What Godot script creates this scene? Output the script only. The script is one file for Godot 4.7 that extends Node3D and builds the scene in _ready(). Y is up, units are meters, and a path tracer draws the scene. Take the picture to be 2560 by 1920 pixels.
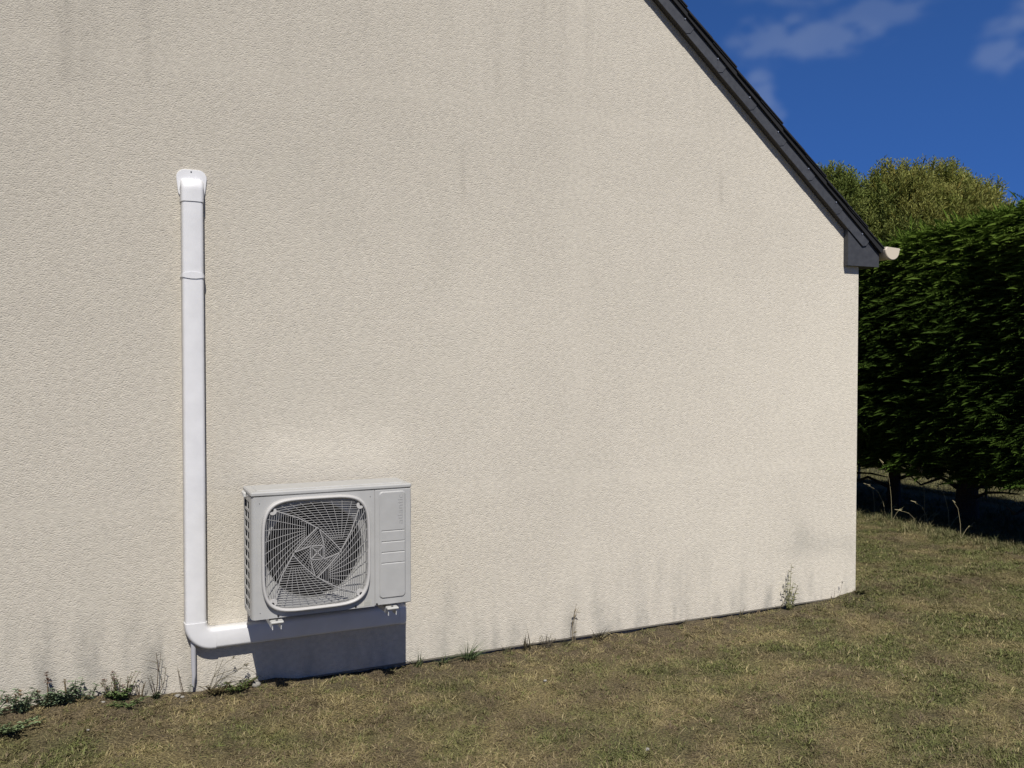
extends Node3D

# ------------------------------------------------------------------ helpers
class MB:
	# collects triangles; faces are given counter-clockwise seen from outside
	var v := PackedVector3Array()
	var c := PackedColorArray()
	var g := PackedInt32Array()
	var uv := PackedVector2Array()
	var uv2 := PackedVector2Array()
	var col := Color(1, 1, 1)
	var group := -1
	func tri(a: Vector3, b: Vector3, d: Vector3) -> void:
		v.append(a); v.append(d); v.append(b)
		c.append(col); c.append(col); c.append(col)
		g.append(group)
	func quad(a: Vector3, b: Vector3, d: Vector3, e: Vector3) -> void:
		tri(a, b, d); tri(a, d, e)
	func box(lo: Vector3, hi: Vector3) -> void:
		var p := []
		for i in 8:
			p.append(Vector3(hi.x if i & 1 else lo.x, hi.y if i & 2 else lo.y, hi.z if i & 4 else lo.z))
		var old := group
		group = -1
		quad(p[4], p[5], p[7], p[6]); quad(p[1], p[0], p[2], p[3])
		quad(p[0], p[4], p[6], p[2]); quad(p[5], p[1], p[3], p[7])
		quad(p[6], p[7], p[3], p[2]); quad(p[0], p[1], p[5], p[4])
		group = old
	func rbox(lo: Vector3, hi: Vector3, r: float) -> void:
		# chamfered box
		var m := (lo + hi) * 0.5
		var h := (hi - lo) * 0.5
		r = minf(r, minf(h.x, minf(h.y, h.z)) * 0.9)
		var old := group
		group = -1
		var f := func(sx, sy, sz, ax):
			var q := Vector3(sx * h.x, sy * h.y, sz * h.z)
			var k := Vector3(sx * r, sy * r, sz * r)
			k[ax] = 0.0
			return m + q - k
		for ax in 3:
			var u := (ax + 1) % 3
			var w := (ax + 2) % 3
			for s in [-1, 1]:
				var corners := []
				for st in [[-1, -1], [1, -1], [1, 1], [-1, 1]]:
					var sg := Vector3.ZERO
					sg[ax] = s; sg[u] = st[0]; sg[w] = st[1]
					corners.append(f.call(sg.x, sg.y, sg.z, ax))
				if s > 0:
					quad(corners[0], corners[1], corners[2], corners[3])
				else:
					quad(corners[3], corners[2], corners[1], corners[0])
			# edges parallel to ax
			for su in [-1, 1]:
				for sw in [-1, 1]:
					var a := Vector3.ZERO
					var b := Vector3.ZERO
					a[ax] = -1; a[u] = su; a[w] = sw
					b[ax] = 1; b[u] = su; b[w] = sw
					var p0: Vector3 = f.call(a.x, a.y, a.z, u)
					var p1: Vector3 = f.call(b.x, b.y, b.z, u)
					var p2: Vector3 = f.call(b.x, b.y, b.z, w)
					var p3: Vector3 = f.call(a.x, a.y, a.z, w)
					if su * sw > 0:
						quad(p0, p3, p2, p1)
					else:
						quad(p0, p1, p2, p3)
		for sx in [-1, 1]:
			for sy in [-1, 1]:
				for sz in [-1, 1]:
					var a: Vector3 = f.call(sx, sy, sz, 0)
					var b: Vector3 = f.call(sx, sy, sz, 1)
					var d: Vector3 = f.call(sx, sy, sz, 2)
					if sx * sy * sz > 0:
						tri(a, b, d)
					else:
						tri(a, d, b)
		group = old
	func sweep(prof: PackedVector2Array, frames: Array, cap0 := true, cap1 := true) -> void:
		# prof: closed outline, counter-clockwise seen against the frames' z axis
		var n := prof.size()
		var rings := []
		for t in frames:
			var r := PackedVector3Array()
			for q in prof:
				r.append(t * Vector3(q.x, q.y, 0))
			rings.append(r)
		for i in rings.size() - 1:
			for j in n:
				var k := (j + 1) % n
				quad(rings[i][j], rings[i][k], rings[i + 1][k], rings[i + 1][j])
		var old := group
		group = -1
		for e in [0, 1]:
			if (cap0 if e == 0 else cap1):
				var r: PackedVector3Array = rings[0] if e == 0 else rings[rings.size() - 1]
				var m := Vector3.ZERO
				for q in r:
					m += q
				m /= n
				for j in n:
					if e == 0:
						tri(m, r[(j + 1) % n], r[j])
					else:
						tri(m, r[j], r[(j + 1) % n])
		group = old
	func tube(pts: Array, r0: float, r1: float, sides := 5) -> void:
		var last := PackedVector3Array()
		var old := group
		group = 0
		for i in pts.size():
			var p: Vector3 = pts[i]
			var t: Vector3 = (pts[mini(i + 1, pts.size() - 1)] - pts[maxi(i - 1, 0)]).normalized()
			var a := t.cross(Vector3(0.31, 0.17, 0.93)).normalized()
			var b := t.cross(a)
			var r := lerpf(r0, r1, float(i) / maxf(1, pts.size() - 1))
			var ring := PackedVector3Array()
			for k in sides:
				var f := TAU * k / sides
				ring.append(p + (a * cos(f) + b * sin(f)) * r)
			if i:
				for k in sides:
					quad(last[k], last[(k + 1) % sides], ring[(k + 1) % sides], ring[k])
			last = ring
		group = old
	func disc(m: Vector3, nrm: Vector3, r: float, h: float, n := 10) -> void:
		# low cylinder standing on m along nrm
		var a := nrm.cross(Vector3(0.2, 0.9, 0.31)).normalized()
		var b := nrm.cross(a)
		for k in n:
			var f0 := TAU * k / n
			var f1 := TAU * (k + 1) / n
			var p0 := m + (a * cos(f0) + b * sin(f0)) * r
			var p1 := m + (a * cos(f1) + b * sin(f1)) * r
			quad(p0, p1, p1 + nrm * h, p0 + nrm * h)
			tri(m + nrm * h, p0 + nrm * h, p1 + nrm * h)
	func leaf(base: Vector3, dir: Vector3, up: Vector3, ln: float, w: float, fold := 0.25) -> void:
		var s := dir.cross(up).normalized()
		var n := s.cross(dir).normalized()
		var tip := base + dir * ln - n * ln * 0.18
		var mid := base + dir * ln * 0.5
		var l := mid + s * w * 0.5 + n * w * fold
		var r := mid - s * w * 0.5 + n * w * fold
		tri(base, l, tip); tri(base, tip, r)
	func blade(base: Vector3, dir: Vector3, side: Vector3, ln: float, w: float, droop: float) -> void:
		# a grass blade of two sections that bends over
		var m := base + dir * ln * 0.55 + Vector3(0, -droop * ln * 0.15, 0)
		var flat := Vector3(dir.x, 0, dir.z)
		var tip := base + dir * ln * 0.85 + flat * ln * droop * 0.6 - Vector3(0, droop * ln * 0.4, 0)
		var s := side * w * 0.5
		quad(base - s, base + s, m + s * 0.8, m - s * 0.8)
		tri(m - s * 0.8, m + s * 0.8, tip)
	func mesh(off := Vector3.ZERO) -> ArrayMesh:
		var st := SurfaceTool.new()
		st.begin(Mesh.PRIMITIVE_TRIANGLES)
		var has_uv := uv.size() == v.size()
		var has_uv2 := uv2.size() == v.size()
		for i in v.size():
			if i % 3 == 0:
				st.set_smooth_group(g[i / 3])
			st.set_color(c[i])
			if has_uv:
				st.set_uv(uv[i])
			if has_uv2:
				st.set_uv2(uv2[i])
			st.add_vertex(v[i] - off)
		st.generate_normals()
		st.index()
		return st.commit()

var rng := RandomNumberGenerator.new()
func rf(a: float, b: float) -> float:
	return rng.randf_range(a, b)

func lin(r: float, g: float, b: float) -> Color:
	return Color(r, g, b).linear_to_srgb()

func mat(r: float, g: float, b: float, rough := 0.8, metal := 0.0) -> StandardMaterial3D:
	# r, g, b: real base colour, linear
	var m := StandardMaterial3D.new()
	m.albedo_color = lin(r, g, b)
	m.roughness = rough
	m.metallic = metal
	return m

func vmat(rough := 0.8, back := 0.0) -> StandardMaterial3D:
	var m := StandardMaterial3D.new()
	m.vertex_color_use_as_albedo = true
	m.roughness = rough
	if back > 0.0:
		m.backlight_enabled = true
		m.backlight = Color(back, back, back).linear_to_srgb()
	return m

func noise(sd: int, freq: float, oct := 3, kind := FastNoiseLite.TYPE_SIMPLEX_SMOOTH) -> FastNoiseLite:
	var n := FastNoiseLite.new()
	n.seed = sd
	n.frequency = freq
	n.noise_type = kind
	n.fractal_octaves = oct
	return n

func grain(m: StandardMaterial3D, sd: int, freq: float, metres: float, dark: Color, light: Color, bump_cm := 0.0) -> StandardMaterial3D:
	# fine colour variation and relief over any surface
	var t := NoiseTexture2D.new()
	t.width = 512; t.height = 512; t.seamless = true
	t.noise = noise(sd, freq, 4)
	var ramp := Gradient.new()
	ramp.set_color(0, dark); ramp.set_color(1, light)
	t.color_ramp = ramp
	m.albedo_texture = t
	m.uv1_triplanar = true
	m.uv1_world_triplanar = true
	m.uv1_scale = Vector3.ONE / metres
	if bump_cm > 0.0:
		var h := NoiseTexture2D.new()
		h.width = 512; h.height = 512; h.seamless = true
		h.noise = noise(sd + 7, freq, 4)
		m.heightmap_enabled = true
		m.heightmap_texture = h
		m.heightmap_scale = bump_cm
	return m

var used := {}
func numbered(s: String) -> String:
	if not used.has(s):
		used[s] = 0
		return s
	used[s] += 1
	return "%s_%03d" % [s, used[s]]

func thing(called: String, label: String, category: String, at := Vector3.ZERO, group := "") -> Node3D:
	var o := Node3D.new()
	o.name = numbered(called)
	o.position = at
	add_child(o)
	o.set_meta("label", label)
	o.set_meta("category", category)
	if group:
		o.set_meta("group", group)
	return o

func obj(called: String, mb, m: Material, parent: Node3D = self, kind := "") -> MeshInstance3D:
	# mb is in world coordinates; the mesh is moved into its parent's
	var o := MeshInstance3D.new()
	o.name = called
	var off := Vector3.ZERO
	var p: Node = parent
	while p != self:
		off += p.position
		p = p.get_parent()
	o.mesh = mb.mesh(off) if mb is MB else mb
	o.material_override = m
	parent.add_child(o, true)
	if kind:
		o.set_meta("kind", kind)
	return o

func scatter(called: String, mesh: Mesh, m: Material, where: Array, tints: PackedColorArray, parent: Node3D = self) -> MultiMeshInstance3D:
	var mm := MultiMesh.new()
	mm.transform_format = MultiMesh.TRANSFORM_3D
	mm.use_colors = true
	mm.mesh = mesh
	mm.instance_count = where.size()
	for i in where.size():
		mm.set_instance_transform(i, where[i])
		mm.set_instance_color(i, tints[i])
	var o := MultiMeshInstance3D.new()
	o.name = called
	o.multimesh = mm
	o.material_override = m
	parent.add_child(o, true)
	o.set_meta("kind", "stuff")
	return o

func gauss(x: float, s: float) -> float:
	return exp(-x * x / (2.0 * s * s))

var n_ground := noise(11, 2.2, 3)
var n_patch := noise(23, 0.9, 4)
var n_patch2 := noise(31, 2.6, 3)
func gy(x: float, z: float) -> float:
	var y := -0.016 + (0.017 + 0.016 * n_ground.get_noise_2d(x * 4.0, 3.0)) * gauss(z, 0.10)
	y += 0.05 * smoothstep(-0.25, -0.8, x) * gauss(z, 0.35)
	y += 0.038 * smoothstep(0.85, -0.1, x) * gauss(z, 0.3)
	y += 0.05 * smoothstep(3.7, 4.35, x) * gauss(maxf(z, 0.0), 0.35)
	y += n_ground.get_noise_2d(x, z) * (0.012 if x > -3 and x < 12 else 0.05)
	return y

func patch_colour(x: float, z: float) -> Color:
	# what the turf is made of at this place: brown thatch, straw, or green
	var g := n_patch.get_noise_2d(x * 1.2, z * 1.8) + 0.6 * n_patch2.get_noise_2d(x, z)
	g += 0.22 * smoothstep(1.5, 5.0, x) - 0.35 * gauss(z - 0.15, 0.35) * smoothstep(4.2, 3.0, x)
	g += 0.55 * gauss(x + 0.95, 0.35) * gauss(z - 1.05, 0.4) - 0.25 * gauss(x - 0.5, 0.8) * gauss(z - 0.9, 0.5)
	g += 0.35 * gauss(x - 1.15, 0.3) * gauss(z - 0.38, 0.12)
	var brown := Color(0.176, 0.138, 0.074)
	var straw := Color(0.30, 0.245, 0.116)
	var green := Color(0.138, 0.148, 0.046)
	var s := clampf(0.5 + 1.4 * n_patch2.get_noise_2d(x * 0.8 + 40.0, z * 0.8), 0, 1)
	return brown.lerp(straw, s).lerp(green, clampf(0.36 + g * 1.25, 0, 1))

const SUN_TO := Vector3(0.25, -1.3, -1.0)      # the way the sunlight travels
const SLOPE := 0.8185                          # roof: metres down per metre along x
var S_ANG := atan(SLOPE)

func _ready() -> void:
	rng.seed = 4242
	# -------------------------------------------------------------- camera
	var cam := Camera3D.new()
	cam.name = "camera"
	cam.fov = 47.501
	cam.near = 0.05
	cam.far = 900.0
	add_child(cam)
	cam.position = Vector3(-0.6206, 1.6992, 4.6554)
	cam.rotation_order = EULER_ORDER_YXZ
	cam.rotation_degrees = Vector3(-1.3537, -24.9495, 0.0164)
	cam.current = true
	# -------------------------------------------------------------- sky, sun, exposure
	var sky_m := ProceduralSkyMaterial.new()
	sky_m.sky_top_color = Color8(20, 36, 66)
	sky_m.sky_horizon_color = Color8(64, 115, 198)
	sky_m.sky_curve = 0.40
	sky_m.ground_bottom_color = Color8(74, 68, 50)
	sky_m.ground_horizon_color = Color8(96, 100, 92)
	sky_m.sun_angle_max = 45.0
	sky_m.sky_cover = clouds()
	var sky := Sky.new()
	sky.sky_material = sky_m
	var env := Environment.new()
	env.background_mode = Environment.BG_SKY
	env.sky = sky
	env.background_energy_multiplier = 1.0
	env.tonemap_mode = Environment.TONE_MAPPER_LINEAR
	env.tonemap_exposure = 0.94
	env.sdfgi_enabled = true
	env.ssao_enabled = true
	env.ssil_enabled = true
	var we := WorldEnvironment.new()
	we.name = "sky"
	we.environment = env
	add_child(we)
	var sun := DirectionalLight3D.new()
	sun.name = "sun"
	sun.light_color = Color(1.0, 0.98, 0.95)
	sun.light_energy = 1.6
	sun.light_angular_distance = 0.5
	sun.shadow_enabled = true
	add_child(sun)
	sun.look_at_from_position(Vector3.ZERO, SUN_TO, Vector3.UP)
	# -------------------------------------------------------------- the place
	make_ground()
	make_house()
	make_duct()
	make_ac()
	make_hedge()
	make_trees()
	make_fence()
	make_grass()
	make_weeds()
	make_small()

# ------------------------------------------------------------------ sky
func clouds() -> ImageTexture:
	var w := 2048
	var h := 1024
	var im := Image.create(w, h, false, Image.FORMAT_RGBA8)
	im.fill(Color(0, 0, 0, 0))
	var n1 := noise(5, 0.11, 5)
	var n2 := noise(9, 0.035, 3)
	# azimuth (from straight behind the house, clockwise), elevation, half sizes, strength
	var spots := [[41.2, 19.6, 2.6, 1.5, 0.8], [44.6, 19.1, 3.6, 1.1, 0.85], [47.8, 20.3, 3.0, 1.0, 0.65], [43.0, 22.5, 4.0, 1.6, 0.6], [40.6, 16.7, 1.0, 1.3, 0.95], [41.5, 15.0, 0.7, 1.1, 0.6], [54.9, 17.5, 2.3, 1.6, 0.85], [56.8, 18.8, 2.8, 1.9, 0.85]]
	var r := RandomNumberGenerator.new()
	r.seed = 77
	for i in 60:
		var az := r.randf_range(62.0, 394.0)
		spots.append([az if az < 180.0 else az - 360.0, r.randf_range(9.0, 60.0), r.randf_range(2.0, 7.0), r.randf_range(1.0, 2.6), r.randf_range(0.5, 0.9)])
	for s in spots:
		var reach_x: float = s[2] * 2.6
		var reach_y: float = s[3] * 2.6
		var x0 := int((s[0] - reach_x) / 360.0 * w)
		var x1 := int((s[0] + reach_x) / 360.0 * w)
		for y in range(maxi(0, int((90.0 - s[1] - reach_y) / 180.0 * h)), mini(h, int((90.0 - s[1] + reach_y) / 180.0 * h) + 1)):
			for xx in range(x0, x1 + 1):
				var x := posmod(xx, w)
				var az := float(xx) / w * 360.0
				var el := 90.0 - float(y) / h * 180.0
				var d: float = exp(-pow((az - s[0]) / s[2], 2) - pow((el - s[1]) / s[3], 2))
				var q: float = n1.get_noise_2d(az * 3.0, el * 7.0) * 0.85 + n2.get_noise_2d(az * 5.0, el * 9.0) * 0.8
				var a: float = smoothstep(0.22, 0.95, d * (1.0 + 1.0 * q)) * s[4]
				if a > 0.004:
					var was := im.get_pixel(x, y).a
					im.set_pixel(x, y, Color8(80, 80, 68, int(255 * minf(1.0, was + a * (1.0 - was)))))
	return ImageTexture.create_from_image(im)

# ------------------------------------------------------------------ ground
func make_ground() -> void:
	var mb := MB.new()
	mb.group = 0
	var xs := PackedFloat32Array()
	var zs := PackedFloat32Array()
	for a in [-300.0, -120.0, -50.0, -20.0, -9.0, -5.0]:
		xs.append(a)
	var x := -3.0
	while x < 9.5:
		xs.append(x)
		x += 0.07
	for a in [10.0, 11.5, 13.5, 17.0, 22.0, 40.0, 90.0, 180.0, 400.0]:
		xs.append(a)
	for a in [-500.0, -200.0, -90.0, -40.0, -24.0, -16.0, -12.0, -9.0, -7.0]:
		zs.append(a)
	var z := -6.0
	while z < 4.0:
		zs.append(z)
		z += 0.07
	for a in [5.0, 8.0, 14.0, 30.0, 80.0, 250.0]:
		zs.append(a)
	var st := SurfaceTool.new()
	st.begin(Mesh.PRIMITIVE_TRIANGLES)
	var fine := noise(3, 9.0, 2)
	for j in zs.size():
		for i in xs.size():
			var near: bool = xs[i] >= -3.0 and xs[i] < 9.5 and zs[j] >= -6.0 and zs[j] < 4.0
			var y := gy(xs[i], zs[j]) + (fine.get_noise_2d(xs[i], zs[j]) * 0.012 if near else 0.0)
			var cc := patch_colour(xs[i], zs[j])
			# bare, dusty strip along the wall
			if zs[j] > -0.05 and zs[j] < 0.6 and xs[i] < 4.3:
				cc = cc.lerp(Color(0.15, 0.115, 0.08), 0.7 * gauss(zs[j], 0.22))
			if xs[i] > 9.0:
				cc = cc.lerp(Color(0.12, 0.115, 0.045), 0.7)
			cc = cc * 0.8
			cc.a = 1.0
			st.set_color(cc)
			st.add_vertex(Vector3(xs[i], y, zs[j]))
	var w := xs.size()
	for j in zs.size() - 1:
		for i in w - 1:
			var a := j * w + i
			st.add_index(a); st.add_index(a + 1); st.add_index(a + w)
			st.add_index(a + 1); st.add_index(a + w + 1); st.add_index(a + w)
	st.generate_normals()
	var m := vmat(0.95)
	grain(m, 61, 0.06, 0.5, Color(0.45, 0.43, 0.40), Color(1.35, 1.35, 1.3), 1.6)
	var o := obj("ground", st.commit(), m)
	o.set_meta("kind", "structure")

# ------------------------------------------------------------------ house
func crepi_material() -> StandardMaterial3D:
	var m := StandardMaterial3D.new()
	m.roughness = 0.95
	m.metallic_specular = 0.25
	m.albedo_color = Color(1, 1, 1)
	# scraped render: relief
	var hn := noise(17, 0.088, 3)
	hn.fractal_type = FastNoiseLite.FRACTAL_RIDGED
	hn.fractal_gain = 0.55
	hn.domain_warp_enabled = true
	hn.domain_warp_amplitude = 9.0
	hn.domain_warp_frequency = 0.05
	hn.domain_warp_fractal_type = FastNoiseLite.DOMAIN_WARP_FRACTAL_NONE
	m.heightmap_enabled = true
	m.heightmap_texture = ImageTexture.create_from_image(hn.get_seamless_image(2048, 2048))
	m.heightmap_scale = 0.34
	m.uv1_scale = Vector3(1.0 / 3.6, 1.0 / 2.2, 1)
	# stains, over the part of the wall near the unit
	var ppm := 170.0
	var w := int(5.9 * ppm)
	var h := int(4.6 * ppm)
	var data := PackedByteArray()
	data.resize(w * h * 3)
	var low := noise(41, 0.9, 4)
	var mid := noise(43, 5.0, 3)
	var strk := noise(47, 1.0, 3)
	var spk := noise(53, 26.0, 2)
	var k := 0
	for j in h:
		var y := 4.5 - j / ppm
		for i in w:
			var x := -1.5 + i / ppm
			var b := 1.0 + 0.022 * low.get_noise_2d(x * 0.8, y * 0.8) + 0.012 * mid.get_noise_2d(x, y) + 0.05 * spk.get_noise_2d(x, y * 1.3)
			b *= 0.935 + 0.025 * x + (0.035 if y < 1.7 else 0.035 * gauss(y - 1.7, 0.6))
			var cool := 0.0
			# rain streaks high on the wall
			if y > 2.5:
				var s := strk.get_noise_2d(x * 9.0, y * 0.35)
				b -= 0.045 * maxf(0.0, s - 0.12) * smoothstep(2.9, 3.6, y)
				b -= (0.04 * gauss(x + 0.78, 0.022) + 0.025 * gauss(x + 0.70, 0.02)) * smoothstep(2.9, 3.15, y)
				b -= 0.035 * gauss(x + 0.43, 0.018) * smoothstep(2.95, 3.2, y)
				b -= (0.025 * gauss(x - 1.45, 0.02) + 0.02 * gauss(x - 1.62, 0.025)) * smoothstep(3.1, 3.35, y) * smoothstep(3.8, 3.6, y)
			if y > 2.0 and y < 3.2:
				b -= 0.05 * gauss(x - 1.235, 0.012) * smoothstep(2.62, 2.72, y) * smoothstep(3.0, 2.8, y)
				b -= 0.05 * gauss(x - 3.06, 0.013) * smoothstep(2.72, 2.78, y) * smoothstep(3.05, 2.9, y)
				b -= 0.018 * gauss(x - 1.1, 0.05) * gauss(y - 2.3, 0.2)
			# damp, greyish foot of the wall
			if y < 1.0:
				var s2 := strk.get_noise_2d(x * 7.0 + 30.0, y * 1.2)
				var q := maxf(0.0, s2 + 0.22)
				var left := smoothstep(0.0, -0.35, x)
				var right := smoothstep(1.0, 2.2, x)
				q = q * (0.6 + 0.8 * (mid.get_noise_2d(x * 1.7, y * 0.9) + 0.5))
				var g := q * (0.13 * left * gauss(y - 0.14, 0.2) + 0.17 * gauss(y, 0.11) + 0.045 * right * gauss(y - 0.25 - 0.1 * sin(x * 3.0), 0.12))
				g += 0.07 * gauss(x - 3.78, 0.06) * gauss(y - 0.49, 0.075) + 0.05 * gauss(x - 4.0, 0.25) * gauss(y - 0.42, 0.05)
				g += 0.05 * gauss(x - 1.15, 0.03) * gauss(y - 0.3, 0.1)
				b -= g
				cool = g * 0.18
			# paler, wiped area above the unit and below it
			b += 0.045 * smoothstep(-0.05, 0.2, x) * smoothstep(1.1, 0.7, x) * smoothstep(1.45, 1.25, y + 0.06 * mid.get_noise_2d(x * 0.6, y)) * smoothstep(1.0, 1.1, y)
			b += 0.035 * smoothstep(-0.15, -0.05, x) * smoothstep(0.15, 0.02, x) * smoothstep(0.9, 0.5, y)
			data[k] = int(clampf((b - cool * 0.55) * 0.792 * 255.0, 0, 255))
			data[k + 1] = int(clampf((b - cool * 0.25) * 0.766 * 255.0, 0, 255))
			data[k + 2] = int(clampf(b * 0.713 * 255.0, 0, 255))
			k += 3
	m.detail_enabled = true
	m.detail_blend_mode = BaseMaterial3D.BLEND_MODE_MUL
	m.detail_uv_layer = BaseMaterial3D.DETAIL_UV_2
	m.detail_albedo = ImageTexture.create_from_image(Image.create_from_data(w, h, false, Image.FORMAT_RGB8, data))
	return m

func roof_y(x: float) -> float:      # underside of the slates
	return 6.131 - SLOPE * absf(x)

func wall_uv(mb: MB) -> void:
	for p in mb.v:
		mb.uv.append(Vector2(p.x + p.z * 0.7, -p.y))
		mb.uv2.append(Vector2((p.x + 1.5) / 5.9, (4.5 - p.y) / 4.6))

func make_house() -> void:
	var house := thing("house", "cream rendered gable end of a house with a dark slate roof edge", "house", Vector3(0, 0, -4.5))
	var crepi := crepi_material()
	var e := 4.2935        # half width
	var back := -9.0
	# gable wall, a slab 0.25 m thick, standing 15 mm proud of the plinth
	var mb := MB.new()
	var ye := roof_y(e) - 0.03
	var yp := roof_y(0.0) - 0.03
	var yb := 0.024
	for s in [[0.0, 1], [-0.25, -1]]:
		var z: float = s[0]
		var a := Vector3(-e, yb, z)
		var b := Vector3(e, yb, z)
		var c2 := Vector3(e, ye, z)
		var d := Vector3(0, yp, z)
		var f := Vector3(-e, ye, z)
		if s[1] > 0:
			mb.tri(a, b, c2); mb.tri(a, c2, d); mb.tri(a, d, f)
		else:
			mb.tri(b, a, f); mb.tri(b, f, d); mb.tri(b, d, c2)
	mb.quad(Vector3(e, yb, 0), Vector3(e, yb, -0.25), Vector3(e, ye, -0.25), Vector3(e, ye, 0))
	mb.quad(Vector3(-e, yb, -0.25), Vector3(-e, yb, 0), Vector3(-e, ye, 0), Vector3(-e, ye, -0.25))
	mb.quad(Vector3(-e, yb, -0.25), Vector3(e, yb, -0.25), Vector3(e, yb, 0), Vector3(-e, yb, 0))
	wall_uv(mb)
	obj("wall", mb, crepi, house)
	var plain := mat(0.52, 0.48, 0.40, 0.95)
	grain(plain, 71, 0.09, 0.7, Color(0.85, 0.85, 0.85), Color(1, 1, 1), 0.4)
	for s in [-1.0, 1.0]:
		mb = MB.new()
		mb.box(Vector3(minf(s * e, s * (e - 0.25)), yb, back), Vector3(maxf(s * e, s * (e - 0.25)), ye, -0.252))
		obj("wall", mb, plain, house)
	mb = MB.new()
	mb.box(Vector3(-e + 0.252, yb, back), Vector3(e - 0.252, ye, back + 0.25))
	for z in [back, back + 0.25]:
		mb.tri(Vector3(-e + 0.252, ye, z), Vector3(e - 0.252, ye, z), Vector3(0, yp - 0.2, z))
	obj("wall", mb, plain, house)
	# plinth and the starter rail under the render
	mb = MB.new()
	mb.box(Vector3(-e + 0.02, -0.5, back + 0.02), Vector3(e - 0.02, yb - 0.009, -0.018))
	var pl := mat(0.42, 0.39, 0.34, 0.95)
	grain(pl, 73, 0.05, 0.6, Color(0.6, 0.6, 0.6), Color(1, 1, 1), 0.5)
	obj("plinth", mb, pl, house)
	mb = MB.new()
	mb.box(Vector3(-e + 0.005, yb - 0.0085, -0.12), Vector3(e - 0.005, yb - 0.001, 0.003))
	obj("base_rail", mb, mat(0.16, 0.145, 0.12, 0.7), house)
	# roof decking
	var deck_m := mat(0.03, 0.03, 0.035, 0.8)
	for s in [-1.0, 1.0]:
		mb = MB.new()
		var q := PackedVector2Array([Vector2(0, 0.0), Vector2(s * 4.43, -SLOPE * 4.43), Vector2(s * 4.43, -SLOPE * 4.43 - 0.028), Vector2(0, -0.028)])
		if s > 0:
			q.reverse()
		var p2 := PackedVector2Array()
		for r in q:
			p2.append(r + Vector2(0, 6.129))
		mb.sweep(p2, [Transform3D(Basis.IDENTITY, Vector3(0, 0, -9.15)), Transform3D(Basis.IDENTITY, Vector3(0, 0, 0.040))])
		obj("roof_deck", mb, deck_m, house)
	# slates of the right slope: courses step down to the eave; those along the gable edge are pieces of their own
	var slate_m: Array = []
	for k in 3:
		var t: float = [0.015, 0.018, 0.022][k]
		var m := mat(t, t * 1.04, t * 1.2, 0.62)
		grain(m, 80 + k, 0.05, 0.8, Color(0.75, 0.75, 0.78), Color(1.1, 1.1, 1.1), 0.08)
		slate_m.append(m)
	var along := Vector3(cos(S_ANG), -sin(S_ANG), 0)
	var up := Vector3(sin(S_ANG), cos(S_ANG), 0)
	var pitch := 0.2535
	var ridge := Vector3(0, 6.131, 0)
	var slope_len := 4.47 / cos(S_ANG)
	var n := int(slope_len / pitch) + 1
	for s in [1.0, -1.0]:
		var rest := MB.new()
		for i in n:
			var tail: float = slope_len - i * pitch
			if tail < 0.1:
				continue
			var head := maxf(tail - pitch * 1.9, 0.0)
			var zz := 0.074 + (0.006 if i % 2 else 0.0)
			var col := 0
			while zz > -9.15:
				var w := 0.30 if col else (0.30 if i % 2 else 0.15)
				var piece: MB = MB.new() if col == 0 else rest
				var j := rf(-0.003, 0.003)
				var c0 := [ridge + along * head + up * 0.024, ridge + along * (tail + j) + up * 0.039]
				var t := 0.007
				var pts := []
				for q in c0:
					for dz in [zz - w + 0.004, zz]:
						pts.append(Vector3(q.x * s, q.y, dz))
				var us := Vector3(up.x * s, up.y, 0) * t
				# 0 head back, 1 head front, 2 tail back, 3 tail front
				if s > 0:
					piece.quad(pts[0] + us, pts[1] + us, pts[3] + us, pts[2] + us)
					piece.quad(pts[1], pts[0], pts[2], pts[3])
					piece.quad(pts[3], pts[2], pts[2] + us, pts[3] + us)
					piece.quad(pts[1], pts[3], pts[3] + us, pts[1] + us)
				else:
					piece.quad(pts[1] + us, pts[0] + us, pts[2] + us, pts[3] + us)
					piece.quad(pts[0], pts[1], pts[3], pts[2])
					piece.quad(pts[2], pts[3], pts[3] + us, pts[2] + us)
					piece.quad(pts[3], pts[1], pts[1] + us, pts[3] + us)
				if col == 0:
					obj("roof_slate", piece, slate_m[(i * 7 + 1) % 3], house)
				zz -= w
				col += 1
		obj("roof_slates", rest, slate_m[1], house, "stuff")
	# dark edge strip closing the gap between the gable face and the roof slates
	for s in [1.0, -1.0]:
		mb = MB.new()
		var q := PackedVector2Array()
		for o2 in [ridge + up * 0.0015, ridge + along * slope_len * 0.995 + up * 0.0015, ridge + along * slope_len * 0.995 + up * 0.037, ridge + up * 0.0235]:
			q.append(Vector2(o2.x * s, o2.y))
		if s > 0:
			q.reverse()
		mb.sweep(q, [Transform3D(Basis.IDENTITY, Vector3(0, 0, -0.2)), Transform3D(Basis.IDENTITY, Vector3(0, 0, 0.066))])
		obj("edge_strip", mb, mat(0.010, 0.0105, 0.013, 0.85), house)
	# verge slates on the gable face, lapped, lower corner cut off; the upper one lies over the lower one
	var vm: Array = []
	for k in 3:
		var t: float = [0.060, 0.064, 0.069][k]
		var m := mat(t * 0.92, t * 0.98, t * 1.12, 0.6)
		grain(m, 90 + k, 0.03, 0.9, Color(0.85, 0.85, 0.87), Color(1.05, 1.05, 1.05), 0.05)
		vm.append(m)
	var nail_m := mat(0.6, 0.62, 0.65, 0.3, 0.6)
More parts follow.
